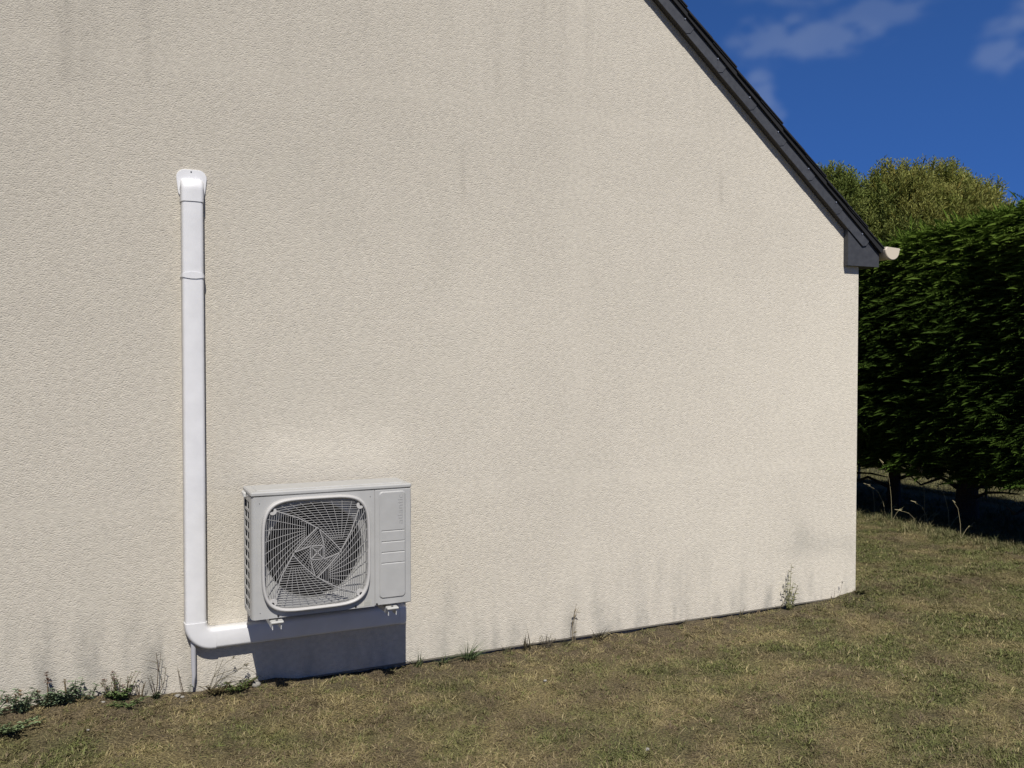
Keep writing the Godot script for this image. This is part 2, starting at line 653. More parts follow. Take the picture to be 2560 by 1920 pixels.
	for s in [1.0, -1.0]:
		var low := Vector3(4.296, 2.521, 0)     # lower end of the lowest slate, at the bottom edge
		for i in 17:
			var b: Vector3 = low - along * (0.3315 * i)
			if b.x < 0.2:
				break
			var piece := MB.new()
			var wv := 0.098
			var ln := 0.3315 + 0.05
			var tail := Vector3(b.x, b.y, 0)
			var out := [tail + up * wv, tail + up * 0.026, tail - along * 0.022, tail - along * ln, tail - along * ln + up * wv]
			var z0 := 0.044
			var z1 := 0.053
			# tilt: tail stands off further than head
			var front := []
			var rear := []
			for q in out:
				var f := clampf((tail - q).dot(along) / ln, 0, 1)
				front.append(Vector3(q.x * s, q.y, lerpf(z1, z0 + 0.005, f)))
				rear.append(Vector3(q.x * s, q.y, lerpf(z1 - 0.006, z0, f)))
			for q in range(1, 4):
				if s > 0:
					piece.tri(front[0], front[q + 1], front[q])
				else:
					piece.tri(front[0], front[q], front[q + 1])
			for q in 5:
				var r := (q + 1) % 5
				piece.quad(front[q], front[r], rear[r], rear[q])
			var o := obj("verge_slate", piece, vm[(i * 5 + 1) % 3], house)
			var nm := MB.new()
			var np := tail - along * (0.085 + rf(-0.01, 0.01)) + up * 0.06
			nm.disc(Vector3(np.x * s, np.y, 0.0545), Vector3(0, 0, 1), 0.0045, 0.003, 7)
			obj("nail", nm, nail_m, o)
	# batten board behind the verge slates
	for s in [1.0, -1.0]:
		mb = MB.new()
		var a := Vector3(4.3, roof_y(4.3) - 0.03, 0)
		var q := PackedVector2Array()
		for r in [Vector2(0.05, roof_y(0.05) - 0.03), Vector2(0.05, roof_y(0.05) - 0.088), Vector2(4.28, roof_y(4.28) - 0.088), Vector2(4.28, roof_y(4.28) - 0.03)]:
			q.append(Vector2(r.x * s, r.y))
		if s < 0:
			q.reverse()
		mb.sweep(q, [Transform3D(Basis.IDENTITY, Vector3(0, 0, 0.001)), Transform3D(Basis.IDENTITY, Vector3(0, 0, 0.0435))])
		obj("verge_board", mb, mat(0.05, 0.045, 0.04, 0.9), house)
	# boxed eave returns, slate clad
	for s in [1.0, -1.0]:
		mb = MB.new()
		var q := PackedVector2Array()
		for r in [Vector2(4.147, 2.394), Vector2(4.447, 2.394), Vector2(4.447, 2.488), Vector2(4.31, 2.60), Vector2(4.147, 2.70)]:
			q.append(Vector2(r.x * s, r.y))
		if s < 0:
			q.reverse()
		mb.sweep(q, [Transform3D(Basis.IDENTITY, Vector3(0, 0, 0.002)), Transform3D(Basis.IDENTITY, Vector3(0, 0, 0.0425))])
		obj("eave_return", mb, vm[0], house)
		mb = MB.new()
		mb.box(Vector3(minf(s * 4.296, s * 4.445), 2.394, -9.0), Vector3(maxf(s * 4.296, s * 4.445), 2.47, 0.0))
		obj("soffit_box", mb, vm[1], house)
		# half round gutter
		mb = MB.new()
		mb.group = 0
		var cx: float = 4.533 * s
		var cy := 2.517
		var r0 := 0.066
		for i in 14:
			var a0 := PI + PI * i / 14.0
			var a1 := PI + PI * (i + 1) / 14.0
			for rr in [r0, r0 - 0.003]:
				var p0 := Vector3(cx + cos(a0) * rr, cy + sin(a0) * rr, 0.075)
				var p1 := Vector3(cx + cos(a1) * rr, cy + sin(a1) * rr, 0.075)
				var bk := Vector3(0, 0, -9.2)
				if rr == r0:
					mb.quad(p1, p0, p0 + bk, p1 + bk)
				else:
					mb.quad(p0, p1, p1 + bk, p0 + bk)
		mb.tube([Vector3(cx + s * r0, cy + 0.004, 0.078), Vector3(cx + s * r0, cy + 0.004, -9.12)], 0.008, 0.008, 8)
		var gm := mat(0.66, 0.58, 0.47, 0.4)
		var gut := obj("gutter", mb, gm, house)
		mb = MB.new()
		var ring := PackedVector2Array()
		for i in 17:
			var a0 := PI + PI * i / 16.0
			ring.append(Vector2(cos(a0) * 0.071, sin(a0) * 0.071))
		ring.append(Vector2(0.081, 0.006)); ring.append(Vector2(0.072, 0.016)); ring.append(Vector2(-0.055, 0.022))
		if s < 0:
			for i in ring.size():
				ring[i] = Vector2(-ring[i].x, ring[i].y)
			ring.reverse()
		mb.sweep(ring, [Transform3D(Basis.IDENTITY, Vector3(cx, cy, 0.062)), Transform3D(Basis.IDENTITY, Vector3(cx, cy, 0.084)), Transform3D(Basis.IDENTITY.scaled(Vector3(0.94, 0.94, 1)), Vector3(cx, cy, 0.088))])
		obj("end_cap", mb, gm, gut)

# ------------------------------------------------------------------ pipe cover
func duct_profile(k: float, w := 0.0535, d := 0.060) -> PackedVector2Array:
	var p := PackedVector2Array()
	p.append(Vector2(w, 0.0))
	p.append(Vector2(w - 0.003, d * 0.62))
	var r := 0.017
	for i in 7:
		var a := PI / 2.0 * i / 6.0
		p.append(Vector2(w - 0.004 - r + cos(a) * r, d - r + sin(a) * r - 0.001))
	p.append(Vector2(0.012, d + 0.0012)); p.append(Vector2(-0.012, d + 0.0012))
	for i in 7:
		var a := PI / 2.0 + PI / 2.0 * i / 6.0
		p.append(Vector2(-(w - 0.004 - r) + cos(a) * r, d - r + sin(a) * r - 0.001))
	p.append(Vector2(-w + 0.003, d * 0.62)); p.append(Vector2(-w, 0.0))
	for i in p.size():
		p[i] = Vector2(p[i].x * k, p[i].y * k)
	return p

func make_duct() -> void:
	var x0 := -0.2235
	var y0 := 0.3085
	var wall_z := 0.002
	var t := thing("pipe_cover", "white plastic pipe cover running down the wall and across below the unit", "pipe cover", Vector3(x0, y0, 0))
	var pvc := mat(0.75, 0.75, 0.76, 0.38)
	grain(pvc, 101, 0.02, 1.3, Color(0.95, 0.95, 0.95), Color(1, 1, 1))
	# vertical frames: profile x = world x, profile y = world z, sweep along -y
	var vert := func(y: float, k := 1.0): return Transform3D(Basis(Vector3(1, 0, 0), Vector3(0, 0, 1), Vector3(0, -1, 0)), Vector3(x0, y, wall_z))
	var mb := MB.new()
	mb.group = 0
	mb.sweep(duct_profile(1.0), [vert.call(2.53), vert.call(2.13)], false, false)
	obj("upper_trunking", mb, pvc, t)
	mb = MB.new()
	mb.group = 0
	mb.sweep(duct_profile(1.0), [vert.call(2.1285), vert.call(0.385)], false, false)
	obj("vertical_trunking", mb, pvc, t)
	# coupling with arched edges
	mb = MB.new()
	mb.group = 0
	var outer := duct_profile(1.07)
	var inner := duct_profile(1.003)
	var n := outer.size()
	var edge := func(q: Vector2, top: bool) -> Vector3:
		var f := 1.0 - pow(q.x / 0.056, 2)
		return Vector3(x0 + q.x, (2.139 + 0.013 * f) if top else (2.128 - 0.010 * f), wall_z + q.y)
	for j in n - 1:
		var o0: Vector3 = edge.call(outer[j], true)
		var o1: Vector3 = edge.call(outer[j + 1], true)
		var u0: Vector3 = edge.call(outer[j], false)
		var u1: Vector3 = edge.call(outer[j + 1], false)
		mb.quad(u0, u1, o1, o0)
		mb.group = -1
		mb.quad(o0, o1, edge.call(inner[j + 1], true), edge.call(inner[j], true))
		mb.quad(edge.call(inner[j], false), edge.call(inner[j + 1], false), u1, u0)
		mb.group = 0
	obj("coupling", mb, pvc, t)
	# wall cap: plate and hood that turns into the wall
	mb = MB.new()
	mb.group = 0
	var plate := PackedVector2Array()
	for k in 4:
		for i in 7:
			var a := PI / 2.0 * k + PI / 2.0 * i / 6.0
			var r := 0.042 if k < 2 else 0.035
			var cc := Vector2([1, -1, -1, 1][k] * (0.0725 - r) * (1.0 if k < 2 else 0.80), [1, 1, -1, -1][k] * 0.030 - (0.003 if k < 2 else 0.01))
			plate.append(cc + Vector2(cos(a), sin(a)) * r)
	var fr := []
	for q in [[0.002, 1.0], [0.007, 1.0], [0.0095, 0.97]]:
		fr.append(Transform3D(Basis.IDENTITY.scaled(Vector3(q[1], q[1], 1)), Vector3(x0, 2.597, q[0])))
	mb.sweep(plate, fr)
	var cap := obj("wall_cap", mb, pvc, t)
	mb = MB.new()
	mb.group = 0
	fr = [vert.call(2.5, 1.0), vert.call(2.555)]
	for i in range(1, 11):
		var a := PI / 2.0 * i / 10.0
		fr.append(Transform3D(Basis(Vector3(1, 0, 0), Vector3(0, sin(a), cos(a)), Vector3(0, cos(a), -sin(a))), Vector3(x0, 2.557, wall_z)))
	fr.reverse()
	for i in fr.size():
		var k := 1.08 - 0.02 * smoothstep(0.5, 1.0, float(i) / fr.size())
		fr[i] = Transform3D(fr[i].basis.scaled_local(Vector3(k, k, 1)), fr[i].origin)
	mb.sweep(duct_profile(1.0), fr, false, true)
	obj("hood", mb, pvc, cap)
	mb = MB.new()
	mb.disc(Vector3(x0 - 0.002, 2.6535, 0.0095), Vector3(0, 0, 1), 0.0038, 0.001, 8)
	obj("screw", mb, mat(0.05, 0.05, 0.055, 0.4, 0.6), cap)
	# elbow
	var rr := 0.082
	mb = MB.new()
	mb.group = 0
	fr = []
	var cc := Vector3(x0 + rr, y0 + rr, wall_z)
	for i in range(-1, 18):
		var a := PI / 2.0 * clampf(i, 0, 16) / 16.0
		var p := cc + Vector3(-cos(a), -sin(a), 0) * rr
		if i < 0:
			p.y += 0.008
		if i > 16:
			p.x += 0.012
		fr.append(Transform3D(Basis(Vector3(cos(a), sin(a), 0), Vector3(0, 0, 1), Vector3(sin(a), -cos(a), 0)), p))
	mb.sweep(duct_profile(1.055), fr, true, true)
	obj("elbow", mb, pvc, t)
	# horizontal run and its end cap
	var hor := func(x: float, k := 1.0): return Transform3D(Basis(Vector3(0, 1, 0), Vector3(0, 0, 1), Vector3(1, 0, 0)).scaled_local(Vector3(k, k, 1)), Vector3(x, y0, wall_z))
	mb = MB.new()
	mb.group = 0
	mb.sweep(duct_profile(1.0), [hor.call(x0 + rr + 0.01), hor.call(0.845)], false, false)
	obj("horizontal_trunking", mb, pvc, t)
	mb = MB.new()
	mb.group = 0
	mb.sweep(duct_profile(1.0), [hor.call(0.835, 1.04), hor.call(0.862, 1.04), hor.call(0.871, 0.98), hor.call(0.876, 0.86)], true, true)
	obj("end_cap", mb, pvc, t)
	# flat drain hose hanging out behind the elbow
	mb = MB.new()
	mb.group = 0
	fr = []
	var path := [[-0.236, 0.30, 0.030, 0.0125], [-0.236, 0.24, 0.030, 0.0125], [-0.2355, 0.17, 0.032, 0.011], [-0.2345, 0.13, 0.036, 0.0095], [-0.2375, 0.098, 0.034, 0.0075], [-0.2385, 0.070, 0.030, 0.0065]]
	var circ := PackedVector2Array()
	for i in 12:
		circ.append(Vector2(cos(TAU * i / 12.0), sin(TAU * i / 12.0)))
	for i in path.size():
		var q = path[i]
		fr.append(Transform3D(Basis(Vector3(q[3], -0.25 * q[3] if i == path.size() - 1 else 0.0, 0), Vector3(0, 0, q[3] * 0.8), Vector3(0, -1, 0)), Vector3(q[0], q[1], q[2])))
	mb.sweep(circ, fr, true, true)
	var hose := obj("drain_hose", mb, mat(0.42, 0.42, 0.44, 0.45))
	hose.set_meta("label", "short grey drain hose hanging below the bend of the white pipe cover")
	hose.set_meta("category", "hose")

# ------------------------------------------------------------------ outdoor unit
const GC := Vector2(0.3105, 0.7715)
const GA := 0.2665
const GB := 0.2775
func squircle(t: float, k: float) -> Vector2:
	var n := 2.0 / 4.7
	var c0 := cos(t)
	var s0 := sin(t)
	return Vector2(signf(c0) * pow(absf(c0), n) * (GA - k), signf(s0) * pow(absf(s0), n) * (GB - k))
func in_squircle(p: Vector2, k: float) -> bool:
	return pow(absf(p.x / (GA - k)), 4.7) + pow(absf(p.y / (GB - k)), 4.7) < 1.0

func make_ac() -> void:
	var W := 0.7953
	var y0 := 0.4695
	var y1 := 1.060
	var zf := 0.38
	var zb := 0.125
	var ac := thing("heat_pump_unit", "pale grey outdoor heat pump unit with a square fan grille", "heat pump", Vector3(W / 2, y0, (zf + zb) / 2))
	var grey := mat(0.44, 0.44, 0.43, 0.42)
	grain(grey, 111, 0.02, 1.1, Color(0.95, 0.95, 0.95), Color(1, 1, 1))
	var guard_m := mat(0.50, 0.49, 0.475, 0.45)
	var dark := mat(0.012, 0.012, 0.014, 0.6)
	var seam := 0.6025
	# front panel with a round opening and a rounded left corner
	var mb := MB.new()
	var hc := GC
	var hr := 0.243
	var lo := Vector2(0.02, y0)
	var hi := Vector2(seam - 0.0008, y1)
	var angs := []
	for i in 72:
		angs.append(TAU * i / 72.0)
	for q in [lo, Vector2(hi.x, lo.y), hi, Vector2(lo.x, hi.y)]:
		angs.append(fposmod((q - hc).angle(), TAU))
	angs.sort()
	var edge := func(a: float) -> Vector2:
		var d := Vector2(cos(a), sin(a))
		var t := 9.0
		if d.x > 1e-6: t = minf(t, (hi.x - hc.x) / d.x)
		if d.x < -1e-6: t = minf(t, (lo.x - hc.x) / d.x)
		if d.y > 1e-6: t = minf(t, (hi.y - hc.y) / d.y)
		if d.y < -1e-6: t = minf(t, (lo.y - hc.y) / d.y)
		return hc + d * t
	var v3 := func(p: Vector2, z: float): return Vector3(p.x, p.y, z)
	var shroud := MB.new()
	shroud.group = 0
	for i in angs.size():
		var a: float = angs[i]
		var b: float = angs[(i + 1) % angs.size()]
		var ea: Vector2 = edge.call(a)
		var eb: Vector2 = edge.call(b)
		var da := Vector2(cos(a), sin(a))
		var db := Vector2(cos(b), sin(b))
		var qa: Vector2 = hc + da * pow(pow(absf(da.x) / (GA - 0.012), 4.7) + pow(absf(da.y) / (GB - 0.012), 4.7), -1.0 / 4.7)
		var qb: Vector2 = hc + db * pow(pow(absf(db.x) / (GA - 0.012), 4.7) + pow(absf(db.y) / (GB - 0.012), 4.7), -1.0 / 4.7)
		mb.quad(v3.call(ea, zf), v3.call(eb, zf), v3.call(qb, zf), v3.call(qa, zf))
		# recess behind the guard, then the plate with the round fan opening
		var zr := zf - 0.036
		shroud.group = -1
		shroud.quad(v3.call(qa, zf), v3.call(qb, zf), v3.call(qb, zr), v3.call(qa, zr))
		shroud.quad(v3.call(qa, zr), v3.call(qb, zr), v3.call(hc + db * hr, zr), v3.call(hc + da * hr, zr))
		shroud.group = 0
		var prof := [[hr, zr], [hr - 0.005, zr - 0.008], [hr - 0.008, zr - 0.02], [hr - 0.008, zr - 0.05]]
		for k in 3:
			shroud.quad(v3.call(hc + da * prof[k][0], prof[k][1]), v3.call(hc + db * prof[k][0], prof[k][1]), v3.call(hc + db * prof[k + 1][0], prof[k + 1][1]), v3.call(hc + da * prof[k + 1][0], prof[k + 1][1]))
	# rounded left corner and the band that returns along the side
	mb.group = 0
	for i in 6:
		var a0 := PI / 2 + PI / 2 * i / 6.0
		var a1 := PI / 2 + PI / 2 * (i + 1) / 6.0
		var p0 := Vector2(0.02 + cos(a0) * 0.02, zf - 0.02 + sin(a0) * 0.02)
		var p1 := Vector2(0.02 + cos(a1) * 0.02, zf - 0.02 + sin(a1) * 0.02)
		mb.quad(Vector3(p1.x, y0, p1.y), Vector3(p0.x, y0, p0.y), Vector3(p0.x, y1, p0.y), Vector3(p1.x, y1, p1.y))
	mb.group = -1
	mb.quad(Vector3(0, y0, 0.318), Vector3(0, y0, zf - 0.02), Vector3(0, y1, zf - 0.02), Vector3(0, y1, 0.318))
	mb.quad(Vector3(0.02, y0, zf - 0.03), Vector3(seam, y0, zf - 0.03), Vector3(seam, y0, zf), Vector3(0.02, y0, zf))
	mb.quad(Vector3(seam - 0.0008, y0, zf), Vector3(seam - 0.0008, y0, zf - 0.012), Vector3(seam - 0.0008, y1, zf - 0.012), Vector3(seam - 0.0008, y1, zf))
	var front := obj("front_panel", mb, grey, ac)
	obj("fan_shroud", shroud, grey, front)
	var tiny := MB.new()
	for q in [Vector2(0.038, 1.0275), Vector2(0.581, 1.027), Vector2(0.038, 0.5005)]:
		tiny.disc(Vector3(q.x, q.y, zf), Vector3(0, 0, 1), 0.0022, 0.0006, 6)
	obj("pinholes", tiny, dark, front, "stuff")
	for q in [Vector2(0.123, 0.4795), Vector2(0.504, 0.4795), Vector2(0.613, 0.479)]:
		var sm := MB.new()
		sm.disc(Vector3(q.x, q.y, zf), Vector3(0, 0, 1), 0.0052, 0.003, 8)
		obj("screw", sm, mat(0.06, 0.06, 0.06, 0.35, 0.7), ac)
	# warning sticker
	var lab := MB.new()
	lab.quad(Vector3(0.5215, 0.474, zf + 0.0006), Vector3(0.5865, 0.4765, zf + 0.0006), Vector3(0.5865, 0.507, zf + 0.0006), Vector3(0.5215, 0.5025, zf + 0.0006))
	for p in lab.v:
		lab.uv.append(Vector2((p.x - 0.5215) / 0.065, (0.507 - p.y) / 0.033))
	var lm := mat(1, 1, 1, 0.5)
	lm.albedo_texture = sticker()
	obj("warning_label", lab, lm, front)
	# side grille: a frame of bars with dark fins behind
	mb = MB.new()
	mb.box(Vector3(0.0005, y0, 0.300), Vector3(0.004, y1, 0.3178))
	mb.box(Vector3(0.0005, y0, zb), Vector3(0.004, y1, 0.158))
	mb.box(Vector3(0.0008, y0 + 0.02, 0.232), Vector3(0.004, y1 - 0.02, 0.2395))
	for i in 12:
		var yy := 0.4975 + i * 0.0492
		if i == 0:
			mb.box(Vector3(0.0005, y0, 0.158), Vector3(0.004, yy, 0.300))
		elif i == 11:
			mb.box(Vector3(0.0005, yy - 0.011, 0.158), Vector3(0.004, y1, 0.300))
		else:
			mb.box(Vector3(0.0005, yy - 0.0125, 0.158), Vector3(0.004, yy, 0.300))
	obj("side_grille", mb, grey, ac)
	mb = MB.new()
	for i in 44:
		var zz := 0.14 + i * 0.004
		mb.box(Vector3(0.012, y0 + 0.01, zz), Vector3(0.05, y1 - 0.01, zz + 0.0012))
	mb.box(Vector3(0.0045, y0 + 0.004, zb + 0.001), Vector3(0.0555, y1 - 0.004, zb + 0.006))
	mb.box(Vector3(0.030, y0 + 0.01, 0.132), Vector3(0.055, y1 - 0.01, 0.322))
	obj("coil_fins", mb, mat(0.010, 0.012, 0.016, 0.5), ac, "stuff")
	# right side, back with coil, base
	mb = MB.new()
	mb.rbox(Vector3(seam + 0.0008, y0, zf - 0.02), Vector3(W, y1, zf), 0.004)
	var serv := obj("service_panel", mb, grey, ac)
	mb = MB.new()
	mb.box(Vector3(W - 0.003, y0 + 0.002, zb), Vector3(W - 0.0005, y1, zf - 0.0202))
	mb.rbox(Vector3(W - 0.0003, 0.86, 0.20), Vector3(W + 0.011, 1.0, 0.352), 0.006)
	obj("right_side", mb, grey, ac)
	mb = MB.new()
	mb.box(Vector3(0.005, y0, zb), Vector3(W - 0.0035, y0 + 0.012, zf - 0.0305))
	obj("base_pan", mb, grey, ac)
	mb = MB.new()
	mb.box(Vector3(0.056, y0 + 0.013, zb + 0.003), Vector3(W - 0.01, y1 - 0.003, zb + 0.03))
	obj("rear_coil", mb, mat(0.006, 0.006, 0.008, 0.6), ac)
	mb = MB.new()
	mb.box(Vector3(seam - 0.012, y0 + 0.013, zb + 0.031), Vector3(seam - 0.009, y1 - 0.003, zf - 0.013))
	mb.box(Vector3(0.057, y1 - 0.006, zb + 0.031), Vector3(seam - 0.0125, y1 - 0.003, zf - 0.013))
	obj("partition", mb, mat(0.012, 0.012, 0.014, 0.6), ac)
	# raised field on the service panel, with grooves and lettering
	mb = MB.new()
	var ring := func(ax: float, ay: float, bx: float, by: float, r: float) -> PackedVector2Array:
		var p := PackedVector2Array()
		for k in 4:
			var c0 := Vector2([bx - r, ax + r, ax + r, bx - r][k], [by - r, by - r, ay + r, ay + r][k])
			for i in 6:
				var a := PI / 2 * k + PI / 2 * i / 5.0
				p.append(c0 + Vector2(cos(a), sin(a)) * r)
		return p
	var px0 := 0.6245
	var px1 := 0.7655
	var py0 := 0.5035
	var py1 := 1.0495
	var r0: PackedVector2Array = ring.call(px0, py0, px1, py1, 0.020)
	var r1: PackedVector2Array = ring.call(px0 + 0.006, py0 + 0.006, px1 - 0.006, py1 - 0.006, 0.015)
	var zt := zf + 0.006
	for i in r0.size():
		var j := (i + 1) % r0.size()
		mb.quad(v3.call(r0[i], zf + 0.0002), v3.call(r0[j], zf + 0.0002), v3.call(r1[j], zt), v3.call(r1[i], zt))
	# top face: corner pieces filled as a fan of the ring against the inner rectangle
	var gx0 := 0.6365
	var gx1 := 0.7605
	var yb2 := py0 + 0.021
	var yt2 := py1 - 0.021
	# lower and upper strips with rounded corners
	var lowp := PackedVector2Array()
	var upp := PackedVector2Array()
	for q in r1:
		if q.y > yt2 - 0.0005: upp.append(q)
		if q.y < yb2 + 0.0005: lowp.append(q)
	var xa := px0 + 0.006
	var xb := px1 - 0.006
	var fan := func(poly: PackedVector2Array, close: Array):
		var all := PackedVector2Array(close)
		all.append_array(poly)
		var idx := Geometry2D.triangulate_polygon(all)
		for i in range(0, idx.size(), 3):
			var a: Vector2 = all[idx[i]]
			var b: Vector2 = all[idx[i + 1]]
			var d: Vector2 = all[idx[i + 2]]
			if (b - a).cross(d - a) < 0:
				var s := b
				b = d
				d = s
			mb.tri(v3.call(a, zt), v3.call(b, zt), v3.call(d, zt))
	fan.call(upp, [])
	fan.call(lowp, [])
	var ylist := [yb2]
	var grooves := [0.683, 0.738, 0.7925, 0.8475]
	var gh := 0.0042
	var cur := yb2
	yb2 = lowp[0].y
	cur = yb2
	var ytop := upp[0].y
	for gyy in grooves + [ytop + gh]:
		var b0: float = gyy - gh
		mb.quad(Vector3(xa, cur, zt), Vector3(xb, cur, zt), Vector3(xb, b0, zt), Vector3(xa, b0, zt))
		if gyy < ytop:
			var t0: float = gyy + gh
			var gz := zt - 0.0038
			mb.quad(Vector3(xa, b0, zt), Vector3(gx0, b0, zt), Vector3(gx0, t0, zt), Vector3(xa, t0, zt))
			mb.quad(Vector3(gx1, b0, zt), Vector3(xb, b0, zt), Vector3(xb, t0, zt), Vector3(gx1, t0, zt))
			var ga := Vector3(gx0 + 0.004, gyy, gz)
			var gb := Vector3(gx1 - 0.004, gyy, gz)
			mb.quad(Vector3(gx0, b0, zt), Vector3(gx1, b0, zt), gb, ga)
			mb.quad(ga, gb, Vector3(gx1, t0, zt), Vector3(gx0, t0, zt))
			mb.tri(Vector3(gx0, b0, zt), ga, Vector3(gx0, t0, zt))
			mb.tri(gb, Vector3(gx1, b0, zt), Vector3(gx1, t0, zt))
			cur = t0
	obj("raised_field", mb, grey, serv)
	var font := SystemFont.new()
	font.font_names = PackedStringArray(["Droid Sans"])
	var tm := TextMesh.new()
	tm.text = "atlantic"
	tm.font = font
	tm.font_size = 64
	tm.pixel_size = 0.001
	tm.depth = 0.012
	var box := tm.get_aabb()
	var letters := MeshInstance3D.new()
	letters.name = "lettering"
	letters.mesh = tm
	letters.material_override = mat(0.345, 0.345, 0.34, 0.5)
	var sx := 0.149 / maxf(box.size.x, 0.001)
	var sy := 0.027 / maxf(box.size.y, 0.001)
	letters.transform = Transform3D(Basis(Vector3(0, sx, 0), Vector3(-sy, 0, 0), Vector3(0, 0, 0.1)), Vector3(0.7365, 0.956, zt + 0.0003) - ac.position)
	letters.position += Basis(Vector3(0, sx, 0), Vector3(-sy, 0, 0), Vector3(0, 0, 0.1)) * (-box.get_center())
	serv.add_child(letters, true)
	# lid
	mb = MB.new()
	mb.rbox(Vector3(-0.003, y1 + 0.0008, zb - 0.004), Vector3(W + 0.003, 1.0835, zf + 0.004), 0.006)
	mb.rbox(Vector3(0.03, 1.080, zb + 0.03), Vector3(W - 0.03, 1.0875, zf - 0.035), 0.004)
	var lid := obj("lid", mb, grey, ac)
	mb = MB.new()
	mb.rbox(Vector3(-0.013, 1.036, 0.14), Vector3(0.002, 1.066, 0.225), 0.007)
	obj("corner_clip", mb, mat(0.6, 0.6, 0.58, 0.3), lid)
	for q in [Vector3(-0.003, 1.058, 0.30), Vector3(0.0, 0.487, 0.165), Vector3(0.0, 0.478, 0.31)]:
		var sm := MB.new()
		sm.disc(q, Vector3(-1, 0, 0), 0.0055, 0.004, 8)
		obj("screw", sm, mat(0.6, 0.6, 0.6, 0.25, 0.8), ac)
	make_guard(ac, guard_m, dark, zf)
	# fan
	var fan_o := MB.new()
	fan_o.group = 0
	fan_o.disc(Vector3(hc.x, hc.y, 0.235), Vector3(0, 0, 1), 0.055, 0.035, 24)
	var fan_m := mat(0.020, 0.020, 0.023, 0.6)
	var hub := obj("fan", fan_o, fan_m, ac)
	for k in 3:
		var bl := MB.new()
		bl.group = 0
		var grid := []
		for i in 9:
			var r := lerpf(0.055, 0.222, i / 8.0)
			var row := []
			for j in 8:
				var f := j / 7.0
				var sweep_a := lerpf(0.0, 1.55, f) + 0.5 * pow(i / 8.0, 2) * (f - 0.2)
				var ang := TAU * k / 3.0 + sweep_a + 0.3
				row.append(Vector3(hc.x + cos(ang) * r, hc.y + sin(ang) * r, 0.262 - 0.075 * f + 0.01 * sin(f * PI)))
			grid.append(row)
		for i in 8:
			for j in 7:
				bl.quad(grid[i][j], grid[i + 1][j], grid[i + 1][j + 1], grid[i][j + 1])
		obj("fan_blade", bl, fan_m, hub)
	# wall brackets
	for s in [[0.110, "left steel wall bracket under the heat pump, nearer the fan"], [0.6835, "right steel wall bracket under the heat pump, nearer the end of the pipe cover"]]:
		var x: float = s[0]
		var b := thing("wall_bracket", s[1], "bracket", Vector3(x, 0.424, 0.0), "brackets holding up the heat pump")
		var bm := mat(0.62, 0.62, 0.60, 0.4)
		mb = MB.new()
		mb.box(Vector3(x - 0.0215, 0.4475, 0.0055), Vector3(x + 0.0215, 0.4505, 0.418))
		mb.box(Vector3(x - 0.0215, 0.4235, 0.0055), Vector3(x - 0.0188, 0.4474, 0.418))
		mb.box(Vector3(x + 0.0188, 0.4235, 0.0055), Vector3(x + 0.0215, 0.4474, 0.418))
		obj("arm", mb, bm, b)
		mb = MB.new()
		mb.rbox(Vector3(x - 0.0215, 0.38, 0.0005), Vector3(x + 0.0215, 0.90, 0.005), 0.001)
		obj("wall_plate", mb, bm, b)
		for zz in [0.405, 0.16]:
			mb = MB.new()
			mb.rbox(Vector3(x - 0.029, 0.4535, zz - 0.018), Vector3(x + 0.032, 0.4655, zz + 0.024), 0.004)
			var pad := obj("rubber_pad", mb, mat(0.46, 0.46, 0.44, 0.5), b)
			mb = MB.new()
			mb.disc(Vector3(x, 0.4655, zz + 0.008), Vector3(0, 1, 0), 0.006, 0.006, 6)
			mb.disc(Vector3(x, 0.4505, zz + 0.008), Vector3(0, 1, 0), 0.006, 0.003, 6)
			obj("bolt", mb, mat(0.3, 0.3, 0.3, 0.3, 0.8), pad)

func sticker() -> ImageTexture:
	var im := Image.create(128, 64, false, Image.FORMAT_RGB8)
	im.fill(Color8(176, 176, 170))
	im.fill_rect(Rect2i(2, 6, 48, 54), Color8(186, 184, 176))
	for i in 22:
		im.fill_rect(Rect2i(25 - i / 2, 14 + i, 1, 2), Color8(140, 138, 130))
		im.fill_rect(Rect2i(25 + i / 2, 14 + i, 1, 2), Color8(140, 138, 130))
	im.fill_rect(Rect2i(14, 36, 23, 2), Color8(140, 138, 130))
	im.fill_rect(Rect2i(25, 22, 1, 9), Color8(140, 138, 130))
	im.fill_rect(Rect2i(54, 6, 2, 54), Color8(140, 138, 132))
	for q in [[80, 12, 36, 3], [60, 24, 60, 2], [60, 31, 58, 2], [60, 38, 61, 2], [60, 48, 55, 2], [60, 55, 48, 2]]:
		im.fill_rect(Rect2i(q[0], q[1], q[2], q[3]), Color8(132, 130, 124))
	return ImageTexture.create_from_image(im)

